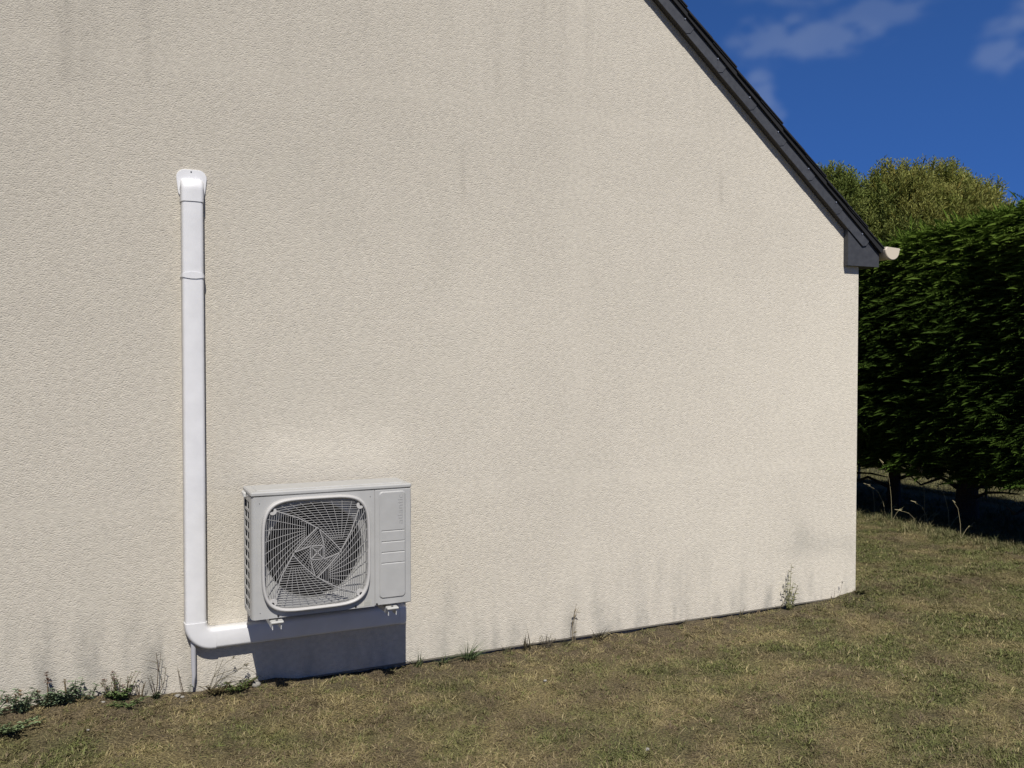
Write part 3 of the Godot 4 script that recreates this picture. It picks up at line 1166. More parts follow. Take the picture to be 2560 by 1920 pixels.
func make_guard(ac: Node3D, gm: Material, dark: Material, zf: float) -> void:
	# the square frame
	var mb := MB.new()
	mb.group = 0
	var n := 96
	var prof := [[-0.001, zf + 0.0002], [0.0, zf + 0.014], [0.002, zf + 0.0235], [0.0055, zf + 0.0265], [0.0105, zf + 0.0258], [0.0145, zf + 0.0205], [0.0155, zf + 0.004]]
	for i in n:
		var t0 := TAU * i / n
		var t1 := TAU * (i + 1) / n
		for k in prof.size() - 1:
			var a0 := squircle(t0, prof[k][0]) + GC
			var a1 := squircle(t1, prof[k][0]) + GC
			var b0 := squircle(t0, prof[k + 1][0]) + GC
			var b1 := squircle(t1, prof[k + 1][0]) + GC
			mb.quad(Vector3(a0.x, a0.y, prof[k][1]), Vector3(a1.x, a1.y, prof[k][1]), Vector3(b1.x, b1.y, prof[k + 1][1]), Vector3(b0.x, b0.y, prof[k + 1][1]))
	var guard := obj("fan_guard", mb, gm, ac)
	# four fixing tabs with their screws
	for q in [Vector2(-0.213, 0.218), Vector2(0.214, 0.219), Vector2(0.212, -0.219), Vector2(-0.212, -0.222)]:
		var p: Vector2 = q + GC
		var tab := MB.new()
		tab.disc(Vector3(p.x, p.y, zf + 0.008), Vector3(0, 0, 1), 0.018, 0.0085, 18)
		var o := obj("fixing_tab", tab, gm, guard)
		tab = MB.new()
		tab.disc(Vector3(p.x + q.x * 0.02, p.y + q.y * 0.03, zf + 0.0166), Vector3(0, 0, 1), 0.0080, 0.001, 12)
		obj("screw_hole", tab, dark, ac)
	# bars: one sector, turned four times. Unit square coordinates, x right, y up
	var TL := Vector2(-0.775, 0.80)
	var TR := Vector2(0.815, 0.755)
	var V0 := Vector2(0.035, 0.42)      # top of the diamond
	var V1 := Vector2(0.435, 0.01)      # right of the diamond
	var I0 := Vector2(-0.115, 0.12)     # inner square
	var I1 := Vector2(0.125, 0.12)
	var I2 := Vector2(0.125, -0.12)
	var bars := MB.new()
	var zc := zf + 0.0125
	var rot := func(p: Vector2, k: int) -> Vector2:
		var q := p
		for i in k:
			q = Vector2(q.y, -q.x)
		return Vector2(q.x * GA, q.y * GB)
	var line := func(pts: Array, w: float, h: float, z: float):
		for i in pts.size() - 1:
			var a: Vector2 = pts[i] + GC
			var b: Vector2 = pts[i + 1] + GC
			var d := (b - a).normalized()
			var s := Vector2(-d.y, d.x) * w * 0.5
			var p := [a - s, b - s, b + s, a + s]
			var q0: Array = []
			var q1: Array = []
			for e in p:
				q0.append(Vector3(e.x, e.y, z - h)); q1.append(Vector3(e.x, e.y, z))
			bars.quad(q1[0], q1[1], q1[2], q1[3])
			for e in [0, 2]:
				bars.quad(q0[e], q0[e + 1], q1[e + 1], q1[e])
	var run := func(curve: Callable, poly: PackedVector2Array, k: int, w: float, z: float, full: bool):
		# keep what lies inside the polygon (and the frame)
		var cur := []
		var m := 150
		var before := Vector2.ZERO
		for i in m + 1:
			var p: Vector2 = curve.call(float(i) / m)
			var inside := Geometry2D.is_point_in_polygon(p, poly) and in_squircle(Vector2(p.x * GA, p.y * GB), 0.0145)
			if inside:
				if cur.is_empty() and i > 0:
					cur.append(rot.call(before, k))
				cur.append(rot.call(p, k))
			if (not inside or i == m) and cur.size() > 2:
				if not inside:
					cur.append(rot.call(p, k))
				var thin := []
				var stp := maxi(1, cur.size() / 6)
				for e in range(0, cur.size(), stp):
					thin.append(cur[e])
				if thin[-1] != cur[-1]:
					thin.append(cur[-1])
				line.call(thin, w, 0.004, z)
				cur = []
			elif not inside:
				cur = []
			before = p
	var bw := 0.0018
	for k in 4:
		# outer sector above the edge V0-V1
		var sector := PackedVector2Array([TL, V0, V1, TR, Vector2(1.1, 1.2), Vector2(-1.1, 1.2)])
		for i in 24:
			var yy := 0.035 + i * 0.0405
			var bulge := 0.085 * smoothstep(0.1, 1.0, yy)
			run.call(func(t: float): return Vector2(lerpf(-0.95, 0.95, t), yy + bulge * (1.0 - pow(lerpf(-0.95, 0.95, t) - 0.1, 2)) - bulge * 0.55), sector, k, bw, zc, true)
		for i in 8:
			var xt := lerpf(-0.90, 0.68, i / 7.0)
			run.call(func(t: float):
				var b := Vector2(xt, 1.02)
				var e := Vector2(0.42, 0.06)
				t *= 0.84
				return b.lerp(e, t) + Vector2(0.22 * t * (1.0 - t) * (0.9 - xt), 0), sector, k, 0.0017, zc + 0.0012, true)
		# dividing ribs
		line.call([rot.call(TL, k), rot.call(TL.lerp(V0, 0.5) + Vector2(0.03, 0.03), k), rot.call(V0, k), rot.call(V0.lerp(V1, 0.5) + Vector2(0.008, 0.012), k), rot.call(V1, k)], 0.0042, 0.008, zc + 0.001)
		# ring between the diamond and the inner square: triangle V0, V1, I1 with V1-I2
		var tri1 := PackedVector2Array([V0, V1, I2, I1])
		var dir := (V1 - V0)
		var nrm := Vector2(dir.y, -dir.x).normalized()
		if nrm.dot(I1 - V0) < 0:
			nrm = -nrm
		for i in 11:
			var o := nrm * (0.024 + i * 0.036)
			run.call(func(t: float): return V0.lerp(V1, lerpf(-0.5, 1.5, t)) + o, tri1, k, bw, zc, false)
		for i in range(1, 6):
			var a := V0.lerp(V1, i / 6.0)
			var e2 := I1.lerp(I2, i / 6.0)
			run.call(func(t: float): return a.lerp(e2, lerpf(0.0, 1.0, t)), tri1, k, 0.0015, zc - 0.002, false)
		line.call([rot.call(V0, k), rot.call(V0.lerp(I1, 0.5) + Vector2(0.004, 0.0), k), rot.call(I1, k)], 0.0042, 0.008, zc + 0.001)
		# inner square
		line.call([rot.call(I0, k), rot.call(I1, k)], 0.004, 0.008, zc + 0.001)
		line.call([rot.call(I1, k), rot.call(Vector2.ZERO, k)], 0.004, 0.008, zc + 0.001)
		for i in range(1, 4):
			line.call([rot.call(I0 * (i / 4.0), k), rot.call(I1 * (i / 4.0), k)], bw, 0.006, zc)
	obj("guard_bars", bars, mat(0.36, 0.355, 0.35, 0.5), guard, "stuff")

# ------------------------------------------------------------------ hedge
func spray_mesh(sd: int) -> ArrayMesh:
	# a flat conifer spray, 0.26 m long, growing along +z and drooping at the tip
	var r := RandomNumberGenerator.new()
	r.seed = sd
	var mb := MB.new()
	var n := 15
	for i in n:
		var f := i / float(n)
		var p := Vector3(0, 0.02 * sin(f * 2.5) - 0.05 * f * f, f * 0.24)
		for s in [-1.0, 1.0]:
			var ln := (0.085 * (1.0 - f * 0.75)) * r.randf_range(0.75, 1.25)
			var d := Vector3(s * r.randf_range(0.55, 0.8), r.randf_range(-0.1, 0.18), 0.8).normalized()
			var t := r.randf_range(0.75, 1.25)
			mb.col = Color(t, t, t)
			mb.leaf(p, d, Vector3.UP, ln, 0.009, 0.15)
			if ln > 0.05:
				mb.leaf(p + d * ln * 0.4, (d + Vector3(s * 0.5, 0.1, -0.1)).normalized(), Vector3.UP, ln * 0.6, 0.008, 0.15)
	mb.leaf(Vector3(0, -0.03, 0.17), Vector3(0, -0.1, 1).normalized(), Vector3.UP, 0.12, 0.010, 0.15)
	return mb.mesh()

func make_hedge() -> void:
	var m := vmat(0.8, 0.2)
	m.metallic_specular = 0.2
	var bark := mat(0.075, 0.058, 0.045, 0.95)
	grain(bark, 121, 0.05, 0.5, Color(0.5, 0.5, 0.5), Color(1.2, 1.2, 1.2), 0.8)
	var meshes := [spray_mesh(1), spray_mesh(2), spray_mesh(3)]
	var n_face := noise(131, 0.9, 3)
	var n_tone := noise(137, 1.6, 2)
	var zs := [-4.6, -3.65, -2.69, -1.73, -0.78, 0.17, 1.1]
	var words := ["farthest conifer of the dark hedge, hidden behind the house corner", "second farthest conifer of the hedge, mostly behind the house corner",
		"dark hedge conifer nearest the house corner, with a slim bare trunk", "dark hedge conifer with the thick bare trunk, between the slim trunk and the picture edge",
		"dark hedge conifer at the right edge of the picture", "hedge conifer just beyond the right edge of the picture", "nearest conifer at the open end of the hedge"]
	for ti in zs.size():
		var cz: float = zs[ti]
		var cx := 7.75 + rf(-0.08, 0.08)
		var t := thing("hedge_conifer", words[ti], "conifer", Vector3(cx, -0.03, cz), "clipped conifers of the hedge")
		var mb := MB.new()
		var r0: float = [0.1, 0.09, 0.08, 0.125, 0.09, 0.1, 0.1][ti]
		mb.tube([Vector3(cx, -0.1, cz), Vector3(cx + 0.01, 0.15, cz), Vector3(cx, 0.6, cz + 0.02), Vector3(cx + 0.03, 1.6, cz), Vector3(cx, 2.8, cz)], r0 * 1.2, r0 * 0.25, 9)
		obj("trunk", mb, bark, t)
		for k in 10:
			mb = MB.new()
			var a := TAU * k / 10.0 + rf(-0.3, 0.3)
			var h := rf(0.22, 0.62)
			var d := Vector3(cos(a), 0, sin(a))
			var ln := rf(0.5, 0.8)
			var p0 := Vector3(cx, h, cz) + d * 0.06
			mb.tube([p0, p0 + d * ln * 0.35 + Vector3(0, 0.10, 0), p0 + d * ln * 0.7 + Vector3(0, 0.05 + rf(-0.06, 0.08), 0), p0 + d * ln + Vector3(rf(-0.1, 0.1), rf(0.05, 0.25), rf(-0.1, 0.1))], 0.022, 0.007, 5)
			obj("limb", mb, bark, t)
		var where := [[], [], []]
		var tints := [PackedColorArray(), PackedColorArray(), PackedColorArray()]
		var count := 17000
		var half := 0.58
		for i in count:
			var u := rf(0, 1)
			var dep := pow(rf(0, 1), 1.7) * 0.5
			var p := Vector3.ZERO
			var o := Vector3.ZERO
			var zz := cz + rf(-half, half)
			if u < 0.50:
				var y := rf(0.55, 3.02)
				p = Vector3(7.02, y, zz)
				o = Vector3(-1, 0.16, 0)
				p.x += -0.10 * smoothstep(0.5, 1.6, y) + 0.22 * pow(maxf(0.0, (y - 2.55) / 0.6), 2)
			elif u < 0.76:
				p = Vector3(rf(7.05, 8.62), 2.98, zz)
				o = Vector3(-0.35, 1.0, -0.1)
			elif u < 0.86:
				p = Vector3(8.62, rf(0.7, 3.1), zz)
				o = Vector3(1, 0.16, 0)
			elif u < 0.93:
				p = Vector3(rf(7.05, 8.6), 0.70, zz)
				o = Vector3(rf(-0.6, 0.3), -0.3, rf(-0.4, 0.4))
			else:
				p = Vector3(rf(7.2, 8.5), rf(0.75, 2.9), zz)
				o = Vector3(rf(-1, 1), 0.2, rf(-1, 1))
				dep = 0.0
			var bulge := n_face.get_noise_3d(p.x, p.y, p.z) * (0.07 if u >= 0.5 and u < 0.76 else 0.24)
			if u < 0.5 and p.y < 1.0 and n_face.get_noise_2d(p.z * 2.2, 7.0) + rf(-0.25, 0.25) > (p.y - 0.60) * 2.2:
				continue
			var on := o.normalized()
			p += on * (bulge - dep)
			p.y += 0.15 * (zz + 1.9) * smoothstep(0.6, 3.0, p.y)      # the hedge rises towards the viewer
			if ti == zs.size() - 1 and p.z > cz + 0.3:
				on = (on + Vector3(0, 0, 0.8)).normalized()
			var dir := (on + Vector3(rf(-0.3, 0.3), rf(-0.22, 0.3), rf(-0.55, 0.45))).normalized()
			var side := dir.cross(Vector3(rf(-0.5, 0.5), 1, rf(-0.5, 0.5)).normalized()).normalized()
			var upv := dir.cross(side).normalized()
			if upv.y < 0:
				upv = -upv
				side = -side
			var sc := rf(0.42, 1.0) if rng.randf() > 0.06 else rf(1.15, 1.45)
			var k := rng.randi() % 3
			where[k].append(Transform3D(Basis(side * sc, upv * sc, dir * sc), p - dir * 0.1))
			var tone := clampf(0.5 + 0.7 * n_tone.get_noise_3d(p.x, p.y, p.z) + rf(-0.3, 0.3), 0, 1)
			var young := 1.0 if u >= 0.5 and u < 0.76 else smoothstep(2.2, 2.9, p.y)
			var cc := Color(0.034, 0.064, 0.012).lerp(Color(0.080, 0.135, 0.022), tone).lerp(Color(0.165, 0.25, 0.040), young * 0.8)
			tints[k].append(cc)
		for k in 3:
			scatter("foliage", meshes[k], m, offset_all(where[k], t.position), tints[k], t)

func offset_all(w: Array, off: Vector3) -> Array:
	var out := []
	for t in w:
		out.append(Transform3D(t.basis, t.origin - off))
	return out

# ------------------------------------------------------------------ trees behind the hedge
func twig_mesh(sd: int) -> ArrayMesh:
	var r := RandomNumberGenerator.new()
	r.seed = sd
	var mb := MB.new()
	for i in 13:
		var f := i / 13.0
		var p := Vector3(0.03 * sin(f * 3.0), 0.0, f * 0.30)
		var a := i * 2.4
		var d := Vector3(cos(a) * 0.8, sin(a) * 0.8, 0.7).normalized()
		var t := r.randf_range(0.7, 1.3)
		mb.col = Color(t, t * r.randf_range(0.92, 1.05), t * 0.9)
		mb.leaf(p, d, Vector3(0.1, 1, 0.2).normalized(), r.randf_range(0.07, 0.115), 0.024, 0.2)
	mb.col = Color(0.9, 0.75, 0.6)
	mb.leaf(Vector3(0, 0, -0.05), Vector3(0.05, 0, 1), Vector3.UP, 0.34, 0.006, 0.1)
	return mb.mesh()

func make_trees() -> void:
	var m := vmat(0.7, 0.4)
	m.metallic_specular = 0.25
	var bark := mat(0.11, 0.09, 0.07, 0.95)
	grain(bark, 141, 0.05, 0.6, Color(0.5, 0.5, 0.5), Color(1.2, 1.2, 1.2), 0.8)
	var meshes := [twig_mesh(11), twig_mesh(12), twig_mesh(13)]
	var n_b := noise(151, 0.75, 3)
	var n_c := noise(157, 0.8, 3)
	# name, label, base, lobes (centre, radii)
	var list := [
		["broadleaf_tree", "wide olive-green bushy tree behind the hedge", Vector3(18.2, 0, -10.6), [[Vector3(17.4, 4.15, -10.6), Vector3(1.8, 2.2, 1.9)], [Vector3(16.5, 4.1, -10.4), Vector3(1.2, 2.15, 1.4)], [Vector3(18.6, 4.15, -10.6), Vector3(1.25, 2.15, 1.6)], [Vector3(17.7, 2.4, -10.3), Vector3(2.7, 1.7, 2.0)]], 30000, 0.0],
		["broadleaf_tree", "small greener tree top showing between the roof edge and the wide tree", Vector3(14.7, 0, -10.9), [[Vector3(15.0, 4.75, -10.9), Vector3(0.5, 1.4, 0.6)], [Vector3(15.9, 4.1, -10.7), Vector3(0.8, 1.35, 1.0)], [Vector3(14.3, 3.4, -11.0), Vector3(1.1, 1.9, 1.1)]], 11000, 1.0]]
	for e in list:
		var t := thing(e[0], e[1], "tree", e[2], "trees beyond the hedge")
		var b: Vector3 = e[2]
		var mb := MB.new()
		mb.tube([b + Vector3(0, -0.2, 0), b + Vector3(0.05, 0.8, 0), b + Vector3(-0.05, 2.0, 0.05), b + Vector3(0.05, 3.6, 0)], 0.2, 0.05, 9)
		obj("trunk", mb, bark, t)
		for k in 9:
			mb = MB.new()
			var lobe = e[3][k % e[3].size()]
			var q: Vector3 = lobe[0] + Vector3(rf(-0.6, 0.6) * lobe[1].x, rf(0.0, 0.7) * lobe[1].y, rf(-0.6, 0.6) * lobe[1].z)
			var p0 := b + Vector3(0, rf(0.7, 1.8), 0)
			mb.tube([p0, p0.lerp(q, 0.4) + Vector3(0, 0.2, 0), p0.lerp(q, 0.75), q], 0.07, 0.012, 6)
			obj("limb", mb, bark, t)
		var where := [[], [], []]
		var tints := [PackedColorArray(), PackedColorArray(), PackedColorArray()]
		for i in e[4]:
			var lobe = e[3][rng.randi() % e[3].size()]
			var d := Vector3(rng.randfn(), rng.randfn(), rng.randfn()).normalized()
			var rad := pow(rf(0, 1), 0.32)
			var lump := 1.0 + 0.28 * n_b.get_noise_3d(lobe[0].x + d.x * 1.6, lobe[0].y + d.y * 1.6, lobe[0].z + d.z * 1.6)
			var p: Vector3 = lobe[0] + d * lobe[1] * rad * lump
			if p.y < 0.5:
				continue
			var dir := (d + Vector3(rf(-0.5, 0.5), rf(-0.2, 0.8), rf(-0.5, 0.5))).normalized()
			var side := dir.cross(Vector3(rf(-1, 1), 1, rf(-1, 1)).normalized()).normalized()
			var sc := rf(0.7, 1.25)
			var k := rng.randi() % 3
			where[k].append(Transform3D(Basis(side * sc, dir.cross(side) * sc, dir * sc), p))
			var tone := clampf(0.5 + 0.9 * n_c.get_noise_3d(p.x, p.y, p.z) + rf(-0.3, 0.3), 0, 1)
			var cc := Color(0.20, 0.235, 0.055).lerp(Color(0.37, 0.37, 0.12), tone)
			if e[5] > 0.0 or p.x < 15.9:
				cc = cc.lerp(Color(0.17, 0.235, 0.065), 0.55)
			tints[k].append(cc)
		for k in 3:
			scatter("crown", meshes[k], m, offset_all(where[k], t.position), tints[k], t)

func make_fence() -> void:
	var x := 9.2
	var t := thing("wire_fence", "thin wire mesh fence on slim posts behind the hedge trunks", "fence", Vector3(x, 0, -3.0))
	var wm := mat(0.09, 0.09, 0.085, 0.5, 0.4)
	for i in 6:
		var z := -8.6 + i * 2.0
		var mb := MB.new()
		mb.tube([Vector3(x, -0.1, z), Vector3(x, 1.15, z)], 0.018, 0.018, 6)
		obj("post", mb, wm, t)
	var mb := MB.new()
	for k in 11:
		var y := 0.03 + k * 0.10
		mb.tube([Vector3(x, y, -8.6), Vector3(x, y, 1.4)], 0.0019, 0.0019, 3)
	var z := -8.6
	while z < 1.4:
		mb.tube([Vector3(x, 0.0, z), Vector3(x, 1.05, z)], 0.0017, 0.0017, 3)
		z += 0.075
	obj("wire_mesh", mb, wm, t, "stuff")

# ------------------------------------------------------------------ lawn
func tuft_mesh(sd: int, n: int, h: float, flat: float, w: float) -> ArrayMesh:
	var r := RandomNumberGenerator.new()
	r.seed = sd
	var mb := MB.new()
	for i in n:
		var a := r.randf_range(0, TAU)
		var lean := r.randf_range(flat * 0.4, flat * 1.5)
		var d := Vector3(cos(a) * lean, 1, sin(a) * lean).normalized()
		var s := Vector3(-sin(a), r.randf_range(-0.3, 0.3), cos(a)).normalized()
		var p := Vector3(r.randf_range(-0.022, 0.022), -0.004, r.randf_range(-0.022, 0.022))
		var t := r.randf_range(0.6, 1.35)
		mb.col = Color(t, t * r.randf_range(0.94, 1.06), t * r.randf_range(0.85, 1.1))
		mb.blade(p, d, s, h * r.randf_range(0.5, 1.25), w * r.randf_range(0.7, 1.3), r.randf_range(0.1, 0.8))
	return mb.mesh()

func make_grass() -> void:
	var m := vmat(0.75, 0.12)
	var meshes := [tuft_mesh(1, 12, 0.030, 1.9, 0.0030), tuft_mesh(2, 12, 0.033, 1.5, 0.0028), tuft_mesh(3, 12, 0.030, 3.6, 0.0028), tuft_mesh(4, 9, 0.030, 1.2, 0.0036)]
	var where := [[], [], [], []]
	var tints := [PackedColorArray(), PackedColorArray(), PackedColorArray(), PackedColorArray()]
	var put := func(x: float, z: float, big: float):
		var c := patch_colour(x, z)
		var greenish := c.g > c.r * 0.93
		var k := 3 if greenish and rng.randf() < 0.5 else rng.randi() % 3
		var v := rf(0.75, 1.3)
		# single straws and single green plants in every patch
		var pick := rng.randf()
		if pick < 0.15:
			c = c.lerp(Color(0.33, 0.27, 0.145), 0.7)
		elif pick < 0.30:
			c = c.lerp(Color(0.125, 0.145, 0.038), 0.8)
		elif pick < 0.42:
			c = c.lerp(Color(0.14, 0.10, 0.064), 0.8)
		var sc := rf(0.7, 1.2) * big * (1.5 if rng.randf() < 0.05 else 1.0)
		var b := Basis(Vector3.UP, rf(0, TAU)) * Basis(Vector3.RIGHT, rf(-0.35, 0.35))
		where[k].append(Transform3D(b.scaled(Vector3(sc, sc * rf(0.7, 1.1), sc)), Vector3(x, gy(x, z), z)))
		tints[k].append(Color(c.r * v, c.g * v, c.b * v))
	# lawn in front of and beside the house; thin on the dusty strip along the wall
	for i in 300000:
		var x := rf(-2.2, 7.0)
		var z := rf(-5.0, 3.3)
		if z < 0.03 and x < 4.36:
			continue
		if x < 4.3 and z < 0.34 and rng.randf() < gauss(z, 0.10) * 0.5:
			continue
		if z < -0.6 and rng.randf() < 0.35:
			continue
		if n_patch2.get_noise_2d(x * 2.2 + 9.0, z * 2.2) < -0.42 and rng.randf() < 0.4:
			continue
		put.call(x, z, 1.0)
	var names := ["grass", "grass", "thatch", "grass"]
	for k in 4:
		var o := scatter(numbered(["dry_grass", "green_grass", "grass_thatch", "broad_grass"][k]), meshes[k], m, where[k], tints[k])
		o.set_meta("label", ["short dry mown grass of the lawn", "short mixed straw and green grass of the lawn", "flattened brown thatch lying in the lawn", "broader green grass blades in the lawn patches"][k])
		o.set_meta("category", "grass")
	# sunlit rough meadow beyond the hedge
	var far := []
	var fc := PackedColorArray()
	for i in 15000:
		var x := 9.0 + 12.0 * pow(rf(0, 1), 1.5)
		var z := rf(-11.0, 0.5)
		var v := rf(0.8, 1.25)
		var c := Color(0.11, 0.115, 0.038).lerp(Color(0.17, 0.145, 0.065), rf(0, 1))
		far.append(Transform3D(Basis(Vector3.UP, rf(0, TAU)).scaled(Vector3(2.6, rf(2.0, 4.0), 2.6)), Vector3(x, gy(x, z), z)))
		fc.append(Color(c.r * v, c.g * v, c.b * v))
	var fo := scatter("meadow_grass", meshes[1], m, far, fc)
	fo.set_meta("label", "sunlit pale meadow grass beyond the hedge")
	fo.set_meta("category", "grass")
	# long, dark rough grass at the foot of the hedge
	var rough := tuft_mesh(9, 12, 0.125, 0.6, 0.0038)
	var rw := []
	var rc := PackedColorArray()
	for i in 3000:
		var z := rf(-5.0, 1.6)
		var edge := 6.72 + 0.13 * n_patch.get_noise_2d(3.0, z * 2.0)
		var x := edge + pow(rf(0, 1), 1.4) * 1.9
		var s := rf(0.45, 1.15) * (0.75 if x < edge + 0.1 else 1.0)
		rw.append(Transform3D(Basis(Vector3.UP, rf(0, TAU)).scaled(Vector3(s, s * rf(0.7, 1.3), s)), Vector3(x, gy(x, z), z)))
		rc.append(Color(0.085, 0.10, 0.035).lerp(Color(0.24, 0.20, 0.10), pow(rf(0, 1), 1.5)))
	for i in 900:
		var z := -3.2 + 3.6 * pow(rf(0, 1), 0.9)
		var edge := 6.72 + 0.13 * n_patch.get_noise_2d(3.0, z * 2.0)
		var x := edge + 0.12 - 0.34 * pow(rf(0, 1), 1.5)
		if n_patch2.get_noise_2d(4.0, z * 1.6) < -0.02:
			continue
		var s := rf(0.4, 1.1)
		rw.append(Transform3D(Basis(Vector3.UP, rf(0, TAU)).scaled(Vector3(s, s * rf(0.7, 1.4), s)), Vector3(x, gy(x, z), z)))
		rc.append(Color(0.12, 0.135, 0.045).lerp(Color(0.30, 0.26, 0.13), rf(0, 1)))
	var ro := scatter("rough_grass", rough, m, rw, rc)
	ro.set_meta("label", "long unmown grass at the shaded foot of the hedge")
	ro.set_meta("category", "grass")

# ------------------------------------------------------------------ weeds and single plants
func grass_clump(called: String, label: String, at: Vector3, n: int, h: float, lean: float, col: Color, sd: int, group := "") -> void:
	rng.seed = sd
	at.y = gy(at.x, at.z)
	var t := thing(called, label, "grass", at, group)
	var mb := MB.new()
	for i in n:
		var a := rf(0, TAU)
		var l := rf(0.1, lean)
		var d := Vector3(cos(a) * l, 1, absf(sin(a)) * l).normalized()
		var s := Vector3(-sin(a), 0, cos(a))
		var v := rf(0.7, 1.3)
		mb.col = Color(col.r * v, col.g * v, col.b * v * rf(0.8, 1.1))
		var p := at + Vector3(rf(-0.025, 0.025), -0.005, rf(-0.01, 0.025))
		var ln := h * rf(0.65, 1.35)
		var last := p
		var w := rf(0.0034, 0.0058)
		for k in 5:
			var f := (k + 1) / 5.0
			var q := p + d * ln * f + Vector3(d.x, 0, d.z) * ln * f * f * 0.5 - Vector3(0, ln * f * f * 0.28 * l, 0)
			var ww := w * (1.0 - f * 0.8)
			mb.quad(last - s * w, last + s * w, q + s * ww, q - s * ww)
			last = q
			w = ww
	obj("blades", mb, vmat(0.7, 0.12), t)

# stems: list of [points relative to the base, base radius, leaf count, leaf length, tip head radius]
func weed(called: String, label: String, cat: String, at: Vector3, stems: Array, stem_c: Color, leaf_c: Color, head_c: Color, sd: int, group := "") -> void:
	rng.seed = sd
	at.y = gy(at.x, at.z) - 0.005
	var t := thing(called, label, cat, at, group)
	var sm := MB.new()
	var lm := MB.new()
	var hm := MB.new()
	for s in stems:
		var pts := []
		for q in s[0]:
			pts.append(at + q)
		# smooth the polyline
		var curve := Curve3D.new()
		for i in pts.size():
			var tn: Vector3 = (pts[mini(i + 1, pts.size() - 1)] - pts[maxi(i - 1, 0)]) / 6.0
			curve.add_point(pts[i], -tn, tn)
		var fine := []
		var ln := curve.get_baked_length()
		for i in 9:
			fine.append(curve.sample_baked(ln * i / 8.0))
		var v := rf(0.8, 1.2)
		sm.col = Color(stem_c.r * v, stem_c.g * v, stem_c.b * v)
		sm.tube(fine, s[1], s[1] * 0.5, 5)
		for i in s[2]:
			var f: float = (i + 0.6) / s[2]
			var p := curve.sample_baked(ln * f)
			var a: float = i * 2.4 + rf(-0.5, 0.5)
			var d := Vector3(cos(a), rf(0.15, 0.8), absf(sin(a)) * 0.9 + 0.05).normalized()
			var w := rf(0.7, 1.3)
			lm.col = Color(leaf_c.r * w, leaf_c.g * w, leaf_c.b * w)
			lm.leaf(p, d, Vector3(rf(-0.3, 0.3), 1, rf(-0.3, 0.3)).normalized(), s[3] * rf(0.7, 1.2), s[3] * 0.42, 0.18)
		if s[4] > 0.0:
			var e: Vector3 = fine[8]
			for i in 26:
				var d := Vector3(rng.randfn(), rng.randfn() + 0.3, rng.randfn()).normalized()
				var w := rf(0.7, 1.3)
				hm.col = Color(head_c.r * w, head_c.g * w, head_c.b * w)
				hm.leaf(e + d * s[4] * rf(0.1, 0.6), d, Vector3.UP, s[4] * rf(0.5, 0.9), s[4] * 0.4, 0.2)
	if sm.v.size():
		obj("stem", sm, vmat(0.8), t)
	if lm.v.size():
		obj("leaves", lm, vmat(0.65, 0.15), t)
	if hm.v.size():
		obj("seed_head", hm, vmat(0.8), t)

func leafy_stems(n: int, h: float, spread: float, leaves: int, leaf: float, head := 0.0) -> Array:
	var out := []
	for i in n:
		var a := TAU * i / n + rf(-0.4, 0.4)
		var hh := h * rf(0.6, 1.1)
		var o := Vector3(cos(a) * spread * rf(0.5, 1.1), 0, absf(sin(a)) * spread * rf(0.3, 0.9))
		out.append([[Vector3(o.x * 0.25, 0, o.z * 0.25), Vector3(o.x * 0.6, hh * 0.55, o.z * 0.7), Vector3(o.x, hh, o.z)], 0.0022, leaves, leaf, head if i % 3 == 0 else 0.0])
	return out

